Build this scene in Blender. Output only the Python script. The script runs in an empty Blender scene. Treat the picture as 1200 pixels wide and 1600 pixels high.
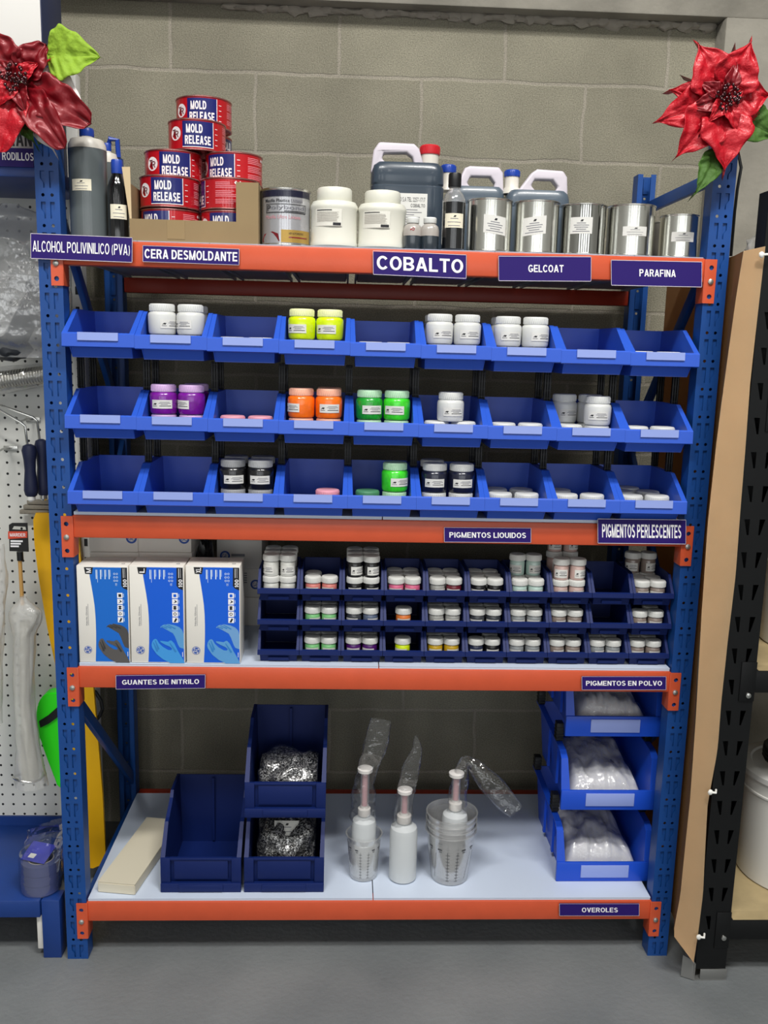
import bpy, bmesh, math, random
from mathutils import Vector, Matrix, noise
random.seed(7)
PI = math.pi
C = bpy.context.scene.collection
SC = bpy.context.scene

# ------------------------------------------------------------------ camera
F, CX, CY, CZ, PITCH, YAW, ROLL = 1418.59, 0.6605, -2.0352, 1.5036, 0.17966, 0.04556, 0.02483
cp, sp_, cy_, sy_, cr, sr = math.cos(PITCH), math.sin(PITCH), math.cos(YAW), math.sin(YAW), math.cos(ROLL), math.sin(ROLL)
FW = Vector((sy_*cp, cy_*cp, -sp_)); RT0 = Vector((cy_, -sy_, 0)); UP0 = RT0.cross(FW)
RT = RT0*cr + UP0*sr; UP = -RT0*sr + UP0*cr
CAMP = Vector((CX, CY, CZ))
cam = bpy.data.cameras.new('camera'); camo = bpy.data.objects.new('camera', cam); C.objects.link(camo)
cam.sensor_fit = 'HORIZONTAL'; cam.sensor_width = 36; cam.lens = F/1200*36; cam.clip_start = .05
camo.matrix_world = Matrix(((RT.x, UP.x, -FW.x, CX), (RT.y, UP.y, -FW.y, CY), (RT.z, UP.z, -FW.z, CZ), (0, 0, 0, 1)))
SC.camera = camo

def at(u, v, Y=None, Z=None):
    """point of the place seen at (u, v) of the photograph, at depth Y or height Z"""
    d = FW + RT*((u-600)/F) + UP*((800-v)/F)
    t = (Y-CY)/d.y if Y is not None else (Z-CZ)/d.z
    return CAMP + d*t

# ------------------------------------------------------------------ light
SC.view_settings.view_transform = 'Standard'; SC.view_settings.look = 'None'
SC.view_settings.exposure = -0.16; SC.view_settings.gamma = 1.0; SC.view_settings.use_curve_mapping = False
wd = bpy.data.worlds.new('world'); SC.world = wd; wd.use_nodes = True
wd.node_tree.nodes['Background'].inputs[0].default_value = (.80, .88, 1.0, 1)
wd.node_tree.nodes['Background'].inputs[1].default_value = 0.015
def lamp(name, loc, target, sx, sy, power, col=(1, .985, .95)):
    l = bpy.data.lights.new(name, 'AREA'); l.shape = 'RECTANGLE'; l.size = sx; l.size_y = sy; l.energy = power; l.color = col
    o = bpy.data.objects.new(name, l); C.objects.link(o); o.location = loc
    o.rotation_euler = (Vector(target)-Vector(loc)).to_track_quat('-Z', 'Y').to_euler()
lamp('ceiling_light', (1.6, -1.9, 4.45), (1.0, 0.1, 0.8), 1.2, .2, 122)
lamp('ceiling_light', (-0.2, -2.5, 4.45), (.6, 0.1, 0.8), 1.2, .2, 94)
for lx in (-3.2, -1.2, .8, 2.8, 4.8):      # added rows of unseen far tubes, meant to streak the tins and cans
    lamp('ceiling_light', (lx, -6.4, 4.45), (lx, -6.2, 0), .25, 2.6, 18)

for lx in (-3.6, -1.3, .7, 2.6, 4.9):      # added tall light panels behind the camera, for bright streaks on the tins
    lamp('tin_reflection_light', (lx, -9.9, 1.9), (lx, 0, 1.9), 1.2, 3.2, 42, (.95, .98, 1))

# ------------------------------------------------------------------ materials
def lin(h):
    r = []
    for i in (0, 2, 4):
        c = int(h[i:i+2], 16)/255
        r.append(c/12.92 if c <= .04045 else ((c+.055)/1.055)**2.4)
    return (*r, 1)
_m = {}
def mat(name, col='808080', rough=.5, metal=0, coat=0, trans=0, ior=1.45, bump=0, bscale=60, emit=0, mott=0, mscale=8, spec=.5, alpha=1, sss=0):
    if name in _m: return _m[name]
    m = bpy.data.materials.new(name); m.use_nodes = True; _m[name] = m
    nt = m.node_tree; b = nt.nodes['Principled BSDF']
    b.inputs['Base Color'].default_value = lin(col); b.inputs['Roughness'].default_value = rough
    b.inputs['Metallic'].default_value = metal; b.inputs['Coat Weight'].default_value = coat
    b.inputs['Coat Roughness'].default_value = .08
    b.inputs['Transmission Weight'].default_value = trans; b.inputs['IOR'].default_value = ior
    b.inputs['Specular IOR Level'].default_value = spec; b.inputs['Alpha'].default_value = alpha
    if bump or mott:
        tc = nt.nodes.new('ShaderNodeTexCoord')
    if bump:
        n = nt.nodes.new('ShaderNodeTexNoise'); n.inputs['Scale'].default_value = bscale; n.inputs['Detail'].default_value = 4
        bp = nt.nodes.new('ShaderNodeBump'); bp.inputs['Strength'].default_value = bump; bp.inputs['Distance'].default_value = .004
        nt.links.new(tc.outputs['Object'], n.inputs['Vector']); nt.links.new(n.outputs['Fac'], bp.inputs['Height'])
        nt.links.new(bp.outputs[0], b.inputs['Normal'])
    if mott:
        n = nt.nodes.new('ShaderNodeTexNoise'); n.inputs['Scale'].default_value = mscale; n.inputs['Detail'].default_value = 5
        nt.links.new(tc.outputs['Object'], n.inputs['Vector'])
        mx = nt.nodes.new('ShaderNodeMix'); mx.data_type = 'RGBA'; mx.blend_type = 'MULTIPLY'; mx.inputs[0].default_value = 1
        mr = nt.nodes.new('ShaderNodeMapRange'); mr.inputs[1].default_value = .3; mr.inputs[2].default_value = .7
        mr.inputs[3].default_value = 1-mott; mr.inputs[4].default_value = 1+mott*.3
        nt.links.new(n.outputs['Fac'], mr.inputs[0]); mx.inputs[6].default_value = lin(col)
        nt.links.new(mr.outputs[0], mx.inputs[7]); nt.links.new(mx.outputs[2], b.inputs['Base Color'])
    return m
def film(name, base=.04, edge=.55, rough=.12, tint=(1, 1, 1, 1), milk=0, milkcol=(.8, .8, .8, 1), wr=40, strength=.8):
    """thin clear plastic: see-through, shiny where it is creased or seen edge-on"""
    m = bpy.data.materials.new(name); m.use_nodes = True; nt = m.node_tree; nt.nodes.clear()
    N = nt.nodes.new; L = nt.links.new
    out = N('ShaderNodeOutputMaterial'); tr = N('ShaderNodeBsdfTransparent'); gl = N('ShaderNodeBsdfGlossy'); df = N('ShaderNodeBsdfDiffuse')
    df.inputs[0].default_value = milkcol; tr.inputs[0].default_value = tint; gl.inputs[1].default_value = rough
    tc = N('ShaderNodeTexCoord'); n = N('ShaderNodeTexNoise'); n.inputs['Scale'].default_value = wr; n.inputs['Detail'].default_value = 3
    bp = N('ShaderNodeBump'); bp.inputs['Strength'].default_value = strength; bp.inputs['Distance'].default_value = .01
    L(tc.outputs['Object'], n.inputs['Vector']); L(n.outputs['Fac'], bp.inputs['Height']); L(bp.outputs[0], gl.inputs['Normal'])
    lw = N('ShaderNodeLayerWeight'); lw.inputs[0].default_value = .35; L(bp.outputs[0], lw.inputs['Normal'])
    mr = N('ShaderNodeMapRange'); mr.inputs[3].default_value = base; mr.inputs[4].default_value = edge; L(lw.outputs['Facing'], mr.inputs[0])
    m1 = N('ShaderNodeMixShader'); m1.inputs[0].default_value = milk; L(tr.outputs[0], m1.inputs[1]); L(df.outputs[0], m1.inputs[2])
    m2 = N('ShaderNodeMixShader'); L(mr.outputs[0], m2.inputs[0]); L(m1.outputs[0], m2.inputs[1]); L(gl.outputs[0], m2.inputs[2])
    L(m2.outputs[0], out.inputs[0]); _m[name] = m
    return m

BLUE = mat('post_blue', '13468c', .42, bump=.03, bscale=200, mott=.12, mscale=14)
BLUE2 = mat('shelf_blue', '173a80', .42, mott=.12)
ORANGE = mat('beam_orange', 'cf5635', .33, bump=.05, bscale=180, mott=.06, mscale=20)
REDB = mat('rear_beam_shaded', 'a5331f', .4)  # beam orange darkened to red, the shade at the rear put into the colour
DECK = mat('deck_grey', 'a9b2c4', .5, mott=.1)
BOARD = mat('board_white', 'cfdaec', .33, mott=.04, mscale=5)
BOARDE = mat('board_core', '8a6a4a', .8)
BINB = mat('bin_blue', '2c58c6', .38, bump=.02, bscale=90)
BINR = mat('bin_royal', '1a4cc4', .36, bump=.02, bscale=90)
BIND = mat('bin_navy', '0a1f5a', .5, spec=.35, bump=.02, bscale=90)
BINS = mat('bin_small_navy', '0a1e58', .5, spec=.3, bump=.02, bscale=90)
BLK = mat('black_plastic', '111214', .45)
BLKM = mat('black_metal', '0e0f10', .5, spec=.3, bump=.03, bscale=150)
STEEL = mat('steel', 'c8c8c4', .25, 1)
BOLT = mat('bolt_grey', 'b9b7b2', .35, .8)
WHITE = mat('white_plastic', 'ecebe6', .42)
LID = mat('lid_white', 'dadbd8', .5, bump=.04, bscale=150)
PAPER = mat('label_paper', 'd9d8d3', .6)
CREAM = mat('label_cream', 'e6dfc8', .6)
INK = mat('ink', '26262a', .6)
INKG = mat('ink_grey', '84848a', .6)
SIGN = mat('sign_purple', '271266', .5, spec=.3)
SIGNT = mat('sign_white', 'f4f2f4', .4)
SIGNE = mat('sign_edge', 'd8d0d8', .5)
HOLD = mat('holder_strip', '8fa0dd', .4)
CARD = mat('cardboard', 'e4c297', .8, bump=.05, bscale=60, mott=.08, mscale=6)
CARD2 = mat('carton', '8f7a58', .8, bump=.05, bscale=60, mott=.08, mscale=9)
REDC = mat('can_red', 'b3101c', .28, .1, coat=.6)
NAVYC = mat('can_navy', '141a63', .3, coat=.6)
TIN = mat('tin_shiny', 'd9d8d2', .16, 1)
TINR = mat('tin_rim', 'd4d2cc', .22, 1)
CLEAR = film('clear_film', .07, .55, .1, wr=26, strength=1)
WRAP = film('wrap_film', .06, .42, .1, wr=60)
MILKY = film('milky_film', .06, .3, .3, milk=.42, milkcol=(.8, .79, .75, 1), wr=30, strength=1)
CUP = film('cup_plastic', .06, .75, .1, milk=.17, milkcol=(.9, .9, .9, 1), wr=5, strength=.05)
YEL = mat('yellow_plastic', 'ffc112', .4, mott=.05)
def leafmat(name, col, rough, metal, scale, strength):
    m = mat(name, col, rough, metal, coat=.08 if metal else 0, spec=.5 if metal else .2); nt = m.node_tree; b = nt.nodes['Principled BSDF']
    tc = nt.nodes.new('ShaderNodeTexCoord'); w = nt.nodes.new('ShaderNodeTexNoise'); w.inputs['Scale'].default_value = scale; w.inputs['Detail'].default_value = 2
    bp = nt.nodes.new('ShaderNodeBump'); bp.inputs['Strength'].default_value = strength; bp.inputs['Distance'].default_value = .004
    nt.links.new(tc.outputs['Object'], w.inputs['Vector']); nt.links.new(w.outputs['Fac'], bp.inputs['Height']); nt.links.new(bp.outputs[0], b.inputs['Normal'])
    return m
PETAL = leafmat('petal_red_foil', 'b30c1f', .48, .08, 160, .4)
PETALD = leafmat('petal_dark_red', '780614', .4, .15, 60, .25)
PETALB = mat('petal_back', 'e9dfdd', .5)
LEAFY = leafmat('leaf_lime', '88a834', .6, 0, 90, .6)
LEAFG = leafmat('leaf_green', '45652c', .6, 0, 90, .6)
BEAD = mat('bead_dark_red', '3a0810', .12, .4, coat=.8)

def wall_mat():
    m = bpy.data.materials.new('concrete_block'); m.use_nodes = True; nt = m.node_tree; N = nt.nodes.new; L = nt.links.new
    b = nt.nodes['Principled BSDF']; b.inputs['Roughness'].default_value = .92; b.inputs['Specular IOR Level'].default_value = .2
    tc = N('ShaderNodeTexCoord'); sep = N('ShaderNodeSeparateXYZ'); com = N('ShaderNodeCombineXYZ')
    L(tc.outputs['Object'], sep.inputs[0]); L(sep.outputs['X'], com.inputs['X']); L(sep.outputs['Z'], com.inputs['Y'])
    nz = N('ShaderNodeTexNoise'); nz.inputs['Scale'].default_value = 9; nz.inputs['Detail'].default_value = 3; L(com.outputs[0], nz.inputs['Vector'])
    vs = N('ShaderNodeVectorMath'); vs.operation = 'SCALE'; vs.inputs['Scale'].default_value = .016
    va = N('ShaderNodeVectorMath'); va.operation = 'ADD'; L(nz.outputs['Color'], vs.inputs[0]); L(com.outputs[0], va.inputs[0]); L(vs.outputs[0], va.inputs[1])
    br = N('ShaderNodeTexBrick'); br.offset = .5; br.inputs['Scale'].default_value = 1
    br.inputs['Brick Width'].default_value = .4603; br.inputs['Row Height'].default_value = .2066
    br.inputs['Mortar Size'].default_value = .0062; br.inputs['Mortar Smooth'].default_value = .6
    br.inputs['Color1'].default_value = lin('807c6d'); br.inputs['Color2'].default_value = lin('898575'); br.inputs['Mortar'].default_value = lin('938d80')
    L(va.outputs[0], br.inputs['Vector'])
    n1 = N('ShaderNodeTexNoise'); n1.inputs['Scale'].default_value = 300; n1.inputs['Detail'].default_value = 6; L(tc.outputs['Object'], n1.inputs['Vector'])
    n2 = N('ShaderNodeTexNoise'); n2.inputs['Scale'].default_value = 5; n2.inputs['Detail'].default_value = 5; L(tc.outputs['Object'], n2.inputs['Vector'])
    mr = N('ShaderNodeMapRange'); mr.inputs[1].default_value = .3; mr.inputs[2].default_value = .7; mr.inputs[3].default_value = .66; mr.inputs[4].default_value = 1.2; L(n1.outputs['Fac'], mr.inputs[0])
    mr2 = N('ShaderNodeMapRange'); mr2.inputs[1].default_value = .3; mr2.inputs[2].default_value = .7; mr2.inputs[3].default_value = .86; mr2.inputs[4].default_value = 1.1; L(n2.outputs['Fac'], mr2.inputs[0])
    mu = N('ShaderNodeMath'); mu.operation = 'MULTIPLY'; L(mr.outputs[0], mu.inputs[0]); L(mr2.outputs[0], mu.inputs[1])
    mx = N('ShaderNodeMix'); mx.data_type = 'RGBA'; mx.blend_type = 'MULTIPLY'; mx.inputs[0].default_value = 1
    L(br.outputs['Color'], mx.inputs[6]); L(mu.outputs[0], mx.inputs[7]); L(mx.outputs[2], b.inputs['Base Color'])
    h = N('ShaderNodeMath'); h.operation = 'MULTIPLY_ADD'; h.inputs[1].default_value = -.7; L(br.outputs['Fac'], h.inputs[0]); L(n1.outputs['Fac'], h.inputs[2])
    bp = N('ShaderNodeBump'); bp.inputs['Strength'].default_value = .6; bp.inputs['Distance'].default_value = .004; L(h.outputs[0], bp.inputs['Height']); L(bp.outputs[0], b.inputs['Normal'])
    return m
def peg_mat():
    m = mat('pegboard_white', 'd8d8d2', .5); nt = m.node_tree; N = nt.nodes.new; L = nt.links.new; b = nt.nodes['Principled BSDF']
    tc = N('ShaderNodeTexCoord'); sep = N('ShaderNodeSeparateXYZ'); L(tc.outputs['Object'], sep.inputs[0])
    def cell(o):
        a = N('ShaderNodeMath'); a.operation = 'MULTIPLY'; a.inputs[1].default_value = 1/.0292; L(o, a.inputs[0])
        f = N('ShaderNodeMath'); f.operation = 'FRACT'; L(a.outputs[0], f.inputs[0])
        s = N('ShaderNodeMath'); s.operation = 'SUBTRACT'; s.inputs[1].default_value = .5; L(f.outputs[0], s.inputs[0])
        p = N('ShaderNodeMath'); p.operation = 'MULTIPLY'; L(s.outputs[0], p.inputs[0]); L(s.outputs[0], p.inputs[1]); return p.outputs[0]
    ad = N('ShaderNodeMath'); L(cell(sep.outputs['X']), ad.inputs[0]); L(cell(sep.outputs['Z']), ad.inputs[1])
    lt = N('ShaderNodeMath'); lt.operation = 'LESS_THAN'; lt.inputs[1].default_value = .013; L(ad.outputs[0], lt.inputs[0])
    mx = N('ShaderNodeMix'); mx.data_type = 'RGBA'; L(lt.outputs[0], mx.inputs[0]); mx.inputs[6].default_value = lin('d8d8d2'); mx.inputs[7].default_value = lin('0c0c0c')
    L(mx.outputs[2], b.inputs['Base Color']); return m
def flake_mat():
    m = mat('silver_black_flakes', '999999', .3); nt = m.node_tree; N = nt.nodes.new; L = nt.links.new; b = nt.nodes['Principled BSDF']
    tc = N('ShaderNodeTexCoord'); v = N('ShaderNodeTexVoronoi'); v.inputs['Scale'].default_value = 330; L(tc.outputs['Object'], v.inputs['Vector'])
    r = N('ShaderNodeValToRGB'); r.color_ramp.interpolation = 'CONSTANT'
    r.color_ramp.elements[0].color = (.01, .01, .012, 1); r.color_ramp.elements[1].position = .35; r.color_ramp.elements[1].color = (.13, .13, .13, 1)
    e = r.color_ramp.elements.new(.62); e.color = (.55, .55, .55, 1)
    L(v.outputs['Color'], r.inputs[0]); L(r.outputs[0], b.inputs['Base Color'])
    bp = N('ShaderNodeBump'); bp.inputs['Strength'].default_value = 1; bp.inputs['Distance'].default_value = .006; L(v.outputs['Color'], bp.inputs['Height']); L(bp.outputs[0], b.inputs['Normal'])
    b.inputs['Metallic'].default_value = .5; return m
FLAKE = flake_mat()
def floor_mat():
    m = mat('painted_concrete_floor', '74787a', .5); nt = m.node_tree; N = nt.nodes.new; L = nt.links.new; b = nt.nodes['Principled BSDF']
    tc = N('ShaderNodeTexCoord'); n = N('ShaderNodeTexNoise'); n.inputs['Scale'].default_value = 3; n.inputs['Detail'].default_value = 8; L(tc.outputs['Object'], n.inputs['Vector'])
    r = N('ShaderNodeValToRGB'); r.color_ramp.elements[0].position = .3; r.color_ramp.elements[0].color = lin('6c7072'); r.color_ramp.elements[1].position = .7; r.color_ramp.elements[1].color = lin('7f8283')
    L(n.outputs['Fac'], r.inputs[0])
    v = N('ShaderNodeTexVoronoi'); v.inputs['Scale'].default_value = 9; v.inputs['Randomness'].default_value = 1; L(tc.outputs['Object'], v.inputs['Vector'])
    lt = N('ShaderNodeMath'); lt.operation = 'LESS_THAN'; lt.inputs[1].default_value = .022; L(v.outputs['Distance'], lt.inputs[0])
    mx = N('ShaderNodeMix'); mx.data_type = 'RGBA'; L(lt.outputs[0], mx.inputs[0]); L(r.outputs[0], mx.inputs[6]); mx.inputs[7].default_value = lin('5b5e60'); L(mx.outputs[2], b.inputs['Base Color'])
    n2 = N('ShaderNodeTexNoise'); n2.inputs['Scale'].default_value = 70; n2.inputs['Detail'].default_value = 3; L(tc.outputs['Object'], n2.inputs['Vector'])
    bp = N('ShaderNodeBump'); bp.inputs['Strength'].default_value = .25; bp.inputs['Distance'].default_value = .006; L(n2.outputs['Fac'], bp.inputs['Height']); L(bp.outputs[0], b.inputs['Normal'])
    return m

# ------------------------------------------------------------------ mesh helpers
def _arc(cx, cz, rx, rz_, a0, a1, t, n=10):
    """band of an ellipse: one polygon per step"""
    o = []
    for k in range(n):
        q = [math.radians(a0+(a1-a0)*(k+j)/n) for j in (0, 1)]
        o.append([(cx+rx*math.cos(q[0]), cz+rz_*math.sin(q[0])), (cx+rx*math.cos(q[1]), cz+rz_*math.sin(q[1])), (cx+(rx-t)*math.cos(q[1]), cz+(rz_-t*.92)*math.sin(q[1])), (cx+(rx-t)*math.cos(q[0]), cz+(rz_-t*.92)*math.sin(q[0]))])
    return o
def _b(x0, x1, z0, z1): return [[(x0, z0), (x1, z0), (x1, z1), (x0, z1)]]
def _d(x0, z0, x1, z1, t): return [[(x0, z0), (x0+t, z0), (x1+t, z1), (x1, z1)]]
def glyph(c, t=.2):
    """heavy grotesque capitals, one unit high: polygons and width"""
    h = t*.86; w = .72
    if c == ' ': return [], .22
    if c == 'I': return _b(0, t, 0, 1), t
    if c == 'L': return _b(0, t, 0, 1)+_b(t, .6, 0, h), .6
    if c in 'EF': return _b(0, t, 0, 1)+_b(t, .64, 1-h, 1)+_b(t, .6, .5-h*.45, .5+h*.45)+(_b(t, .66, 0, h) if c == 'E' else []), .66
    if c == 'T': return _b(0, .68, 1-h, 1)+_b(.34-t/2, .34+t/2, 0, 1-h), .68
    if c == 'H': return _b(0, t, 0, 1)+_b(w-t, w, 0, 1)+_b(t, w-t, .5-h/2, .5+h/2), w
    if c == 'N': return _b(0, t, 0, 1)+_b(w-t, w, 0, 1)+_d(w-t*1.15, 0, t*.0, 1, t*1.15), w
    if c == 'M': return _b(0, t*.95, 0, 1)+_b(.86-t*.95, .86, 0, 1)+_d(.43-t*.45, 0, t*.0, 1, t*.9)+_d(.43-t*.45, 0, .86-t*.9, 1, t*.9), .86
    if c == 'A': return _d(0, 0, .39-t*.55, 1, t*1.05)+_d(.78-t*1.05, 0, .39-t*.5, 1, t*1.05)+_b(.17, .61, .2, .2+h*.95), .78
    if c == 'V': return _d(.37-t*.52, 0, 0, 1, t*1.05)+_d(.37-t*.53, 0, .74-t*1.05, 1, t*1.05), .74
    if c == 'X': return _d(0, 0, .72-t*1.1, 1, t*1.1)+_d(.72-t*1.1, 0, 0, 1, t*1.1), .72
    if c in 'OQGC':
        if c in 'OQ': return _arc(.4, .5, .4, .51, 0, 360, t, 28), .8
        if c == 'C': return _arc(.4, .5, .4, .51, 38, 322, t, 22), .76
        return _arc(.4, .5, .4, .51, 40, 350, t, 22)+_b(.42, .8, .34, .34+h)+_b(.8-t, .8, .12, .34), .8
    if c == '0': return _arc(.3, .5, .3, .51, 0, 360, t*.95, 28), .6
    if c == '1': return _b(.16, .16+t, 0, 1)+_d(0, .72, .16, .95, t*.8), .40
    if c == 'D': return _b(0, t, 0, 1)+_b(t, .36, 1-h, 1)+_b(t, .36, 0, h)+_arc(.34, .5, .4, .5, -90, 90, t, 14), .74
    if c in 'PRB':
        p = _b(0, t, 0, 1)+_b(t, .42, 1-h, 1)+_b(t, .42, .44-h*.1, .44+h*.85)+_arc(.4, .715, .3, .285, -90, 90, t, 10)
        if c == 'R': p += _d(.68-t*.95, 0, .32, .46, t*1.1)
        if c == 'B': p += _b(t, .42, 0, h)+_arc(.4, .27, .33, .27, -90, 90, t, 10)
        return p, .72
    if c == 'S': return _arc(.34, .725, .32, .285, 25, 270, t, 14)+_arc(.34, .28, .34, .29, -155, 90, t, 14), .68
    if c == 'U': return _b(0, t, .32, 1)+_b(w-t, w, .32, 1)+_arc(w/2, .34, w/2, .35, 180, 360, t, 14), w
    if c == 'J': return _b(.36, .36+t, .3, 1)+_arc(.28, .3, .28, .31, 180, 360, t, 12), .56
    if c == '(': return _arc(.5, .42, .5, .72, 135, 225, t*.8, 8), .28
    if c == ')': return _arc(-.22, .42, .5, .72, -45, 45, t*.8, 8), .28
    return None, 0
_txt = {}
def tmesh(s, off=.012):
    """outline of a word as triangles in a unit box"""
    k = (s, off)
    if k not in _txt and all(glyph(ch)[0] is not None for ch in s):
        vs, fs, x = [], [], 0; t = .13+min(off, .05)*2
        for ch in s:
            pg, w = glyph(ch, t)
            for p in pg: fs.append(tuple(range(len(vs), len(vs)+len(p)))); vs += [(x+q[0], q[1]) for q in p]
            x += w+.11
        x0 = min(v[0] for v in vs); x1 = max(v[0] for v in vs); y0 = min(v[1] for v in vs); y1 = max(v[1] for v in vs)
        _txt[k] = ([((a-x0)/(x1-x0), (b_-y0)/(y1-y0)) for a, b_ in vs], fs)
    if k not in _txt:
        cu = bpy.data.curves.new('word', 'FONT'); cu.body = s; cu.offset = off; cu.resolution_u = 3
        o = bpy.data.objects.new('word', cu); me = o.to_mesh()
        vs = [v.co.copy() for v in me.vertices]; fs = [tuple(p.vertices) for p in me.polygons]
        o.to_mesh_clear(); bpy.data.objects.remove(o); bpy.data.curves.remove(cu)
        x0 = min(v.x for v in vs); x1 = max(v.x for v in vs); y0 = min(v.y for v in vs); y1 = max(v.y for v in vs)
        _txt[k] = ([((v.x-x0)/max(x1-x0, 1e-6), (v.y-y0)/max(y1-y0, 1e-6)) for v in vs], fs)
    return _txt[k]

class MB:
    def __init__(s): s.bm = bmesh.new(); s.i = 0
    def face(s, vs):
        try:
            f = s.bm.faces.new(vs); f.material_index = s.i; return f
        except ValueError: return None
    def box(s, x0, x1, y0, y1, z0, z1, bev=0, M=None, seg=2):
        v = [s.bm.verts.new((x, y, z)) for x in (x0, x1) for y in (y0, y1) for z in (z0, z1)]
        fs = [s.face([v[k] for k in q]) for q in ((0, 1, 3, 2), (4, 6, 7, 5), (0, 4, 5, 1), (2, 3, 7, 6), (0, 2, 6, 4), (1, 5, 7, 3))]
        if bev:
            r = bmesh.ops.bevel(s.bm, geom=list({e for f in fs for e in f.edges}), offset=bev, segments=seg, affect='EDGES', profile=.5)
            for f in r['faces']: f.material_index = s.i
            v = list({w for f in r['faces'] for w in f.verts} | {w for w in v if w.is_valid})
        if M is not None:
            for w in v: w.co = M @ w.co
        return s
    def prism(s, pts, a0, a1, axis='x'):
        """profile extruded along an axis; pts are the other two coordinates in order"""
        def P(p, a): return (a, p[0], p[1]) if axis == 'x' else (p[0], a, p[1]) if axis == 'y' else (p[0], p[1], a)
        A = [s.bm.verts.new(P(p, a0)) for p in pts]; B = [s.bm.verts.new(P(p, a1)) for p in pts]; n = len(pts)
        s.face(A); s.face(B[::-1])
        for k in range(n): s.face([A[k], B[k], B[(k+1) % n], A[(k+1) % n]])
        return s
    def sheet(s, quad, th, n):
        """a flat four-cornered plate with thickness th along n"""
        q = [Vector(p) for p in quad]; n = Vector(n)*th
        A = [s.bm.verts.new(p) for p in q]; B = [s.bm.verts.new(p+n) for p in q]; m = len(q)
        s.face(A); s.face(B[::-1])
        for k in range(m): s.face([A[k], B[k], B[(k+1) % m], A[(k+1) % m]])
        return s
    def lathe(s, prof, n=32, c=(0, 0, 0), cap=True, sx=1, sy=1, pw=2):
        rings = []
        for r, z in prof:
            ring = []
            for k in range(n):
                a = 2*PI*k/n; ca, sa = math.cos(a), math.sin(a)
                if pw != 2:
                    g = (abs(ca)**pw+abs(sa)**pw)**(-1/pw); ca *= g; sa *= g
                ring.append(s.bm.verts.new((c[0]+r*ca*sx, c[1]+r*sa*sy, c[2]+z)))
            rings.append(ring)
        for a, b in zip(rings, rings[1:]):
            for k in range(n): s.face([a[k], a[(k+1) % n], b[(k+1) % n], b[k]])
        if cap: s.face(rings[0][::-1]); s.face(rings[-1])
        return s
    def tube(s, path, r, n=10, cap=True):
        P = [Vector(p) for p in path]; rings = []; up = Vector((0.13, .37, .92)).normalized()
        for k, p in enumerate(P):
            t = (P[min(k+1, len(P)-1)]-P[max(k-1, 0)]).normalized(); a = t.cross(up)
            if a.length < 1e-3: a = t.cross(Vector((1, 0, 0)))
            a.normalize(); b = t.cross(a); rr = r[k] if isinstance(r, (list, tuple)) else r
            rings.append([s.bm.verts.new(p+(a*math.cos(2*PI*j/n)+b*math.sin(2*PI*j/n))*rr) for j in range(n)])
        for a, b in zip(rings, rings[1:]):
            for j in range(n): s.face([a[j], a[(j+1) % n], b[(j+1) % n], b[j]])
        if cap: s.face(rings[0][::-1]); s.face(rings[-1])
        return s
    def grid(s, fn, nu, nv, wrapu=False):
        V = [[s.bm.verts.new(fn(u/nu, v/nv)) for u in range(nu if wrapu else nu+1)] for v in range(nv+1)]
        for v in range(nv):
            for u in range(nu):
                u1 = (u+1) % nu if wrapu else u+1
                s.face([V[v][u], V[v][u1], V[v+1][u1], V[v+1][u]])
        return s
    def blob(s, c, r, amp=.15, freq=6, sub=3, seed=0, flat=None, pw=1, lim=None):
        bm = bmesh.new(); bmesh.ops.create_icosphere(bm, subdivisions=sub, radius=1)
        mp = {}
        for v in bm.verts:
            p = v.co.copy(); p = Vector([math.copysign(abs(q)**pw, q) for q in p])
            k = 1+amp*noise.noise(p*freq+Vector((seed*3.1, seed*1.7, seed)))+amp*.5*noise.noise(p*freq*2.3+Vector((seed, 5, 1)))
            q = Vector((c[0]+p.x*r[0]*k, c[1]+p.y*r[1]*k, c[2]+p.z*r[2]*k))
            if flat is not None: q.z = max(q.z, flat)
            if lim: q.x = min(max(q.x, -lim[0]), lim[0]); q.y = min(max(q.y, -lim[1]), lim[1])
            mp[v] = s.bm.verts.new(q)
        for f in bm.faces: s.face([mp[v] for v in f.verts])
        bm.free(); return s
    # printed things: (x, z) on a plane facing -Y or wrapped round a cylinder
    def rect(s, x0, x1, z0, z1, P, n=1):
        for k in range(n):
            a = x0+(x1-x0)*k/n; b = x0+(x1-x0)*(k+1)/n
            s.face([s.bm.verts.new(P(*q)) for q in ((a, z0), (b, z0), (b, z1), (a, z1))])
        return s
    def poly(s, pts, P): s.face([s.bm.verts.new(P(*q)) for q in pts]); return s
    def disc(s, x, z, r, P, n=20, ri=0, sx=1):
        o = [s.bm.verts.new(P(x+r*sx*math.cos(2*PI*k/n), z+r*math.sin(2*PI*k/n))) for k in range(n)]
        if ri:
            i = [s.bm.verts.new(P(x+ri*sx*math.cos(2*PI*k/n), z+ri*math.sin(2*PI*k/n))) for k in range(n)]
            for k in range(n): s.face([o[k], o[(k+1) % n], i[(k+1) % n], i[k]])
        else: s.face(o)
        return s
    def cap(s, a, b, r0, r1, P, n=8):
        """flat capsule, for drawn fingers"""
        ax, az = a; bx, bz = b; t = math.atan2(bz-az, bx-ax); pts = []
        for k in range(n+1): q = t+PI/2+PI*k/n; pts.append((ax+r0*math.cos(q), az+r0*math.sin(q)))
        for k in range(n+1): q = t-PI/2+PI*k/n; pts.append((bx+r1*math.cos(q), bz+r1*math.sin(q)))
        return s.poly(pts, P)
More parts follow.
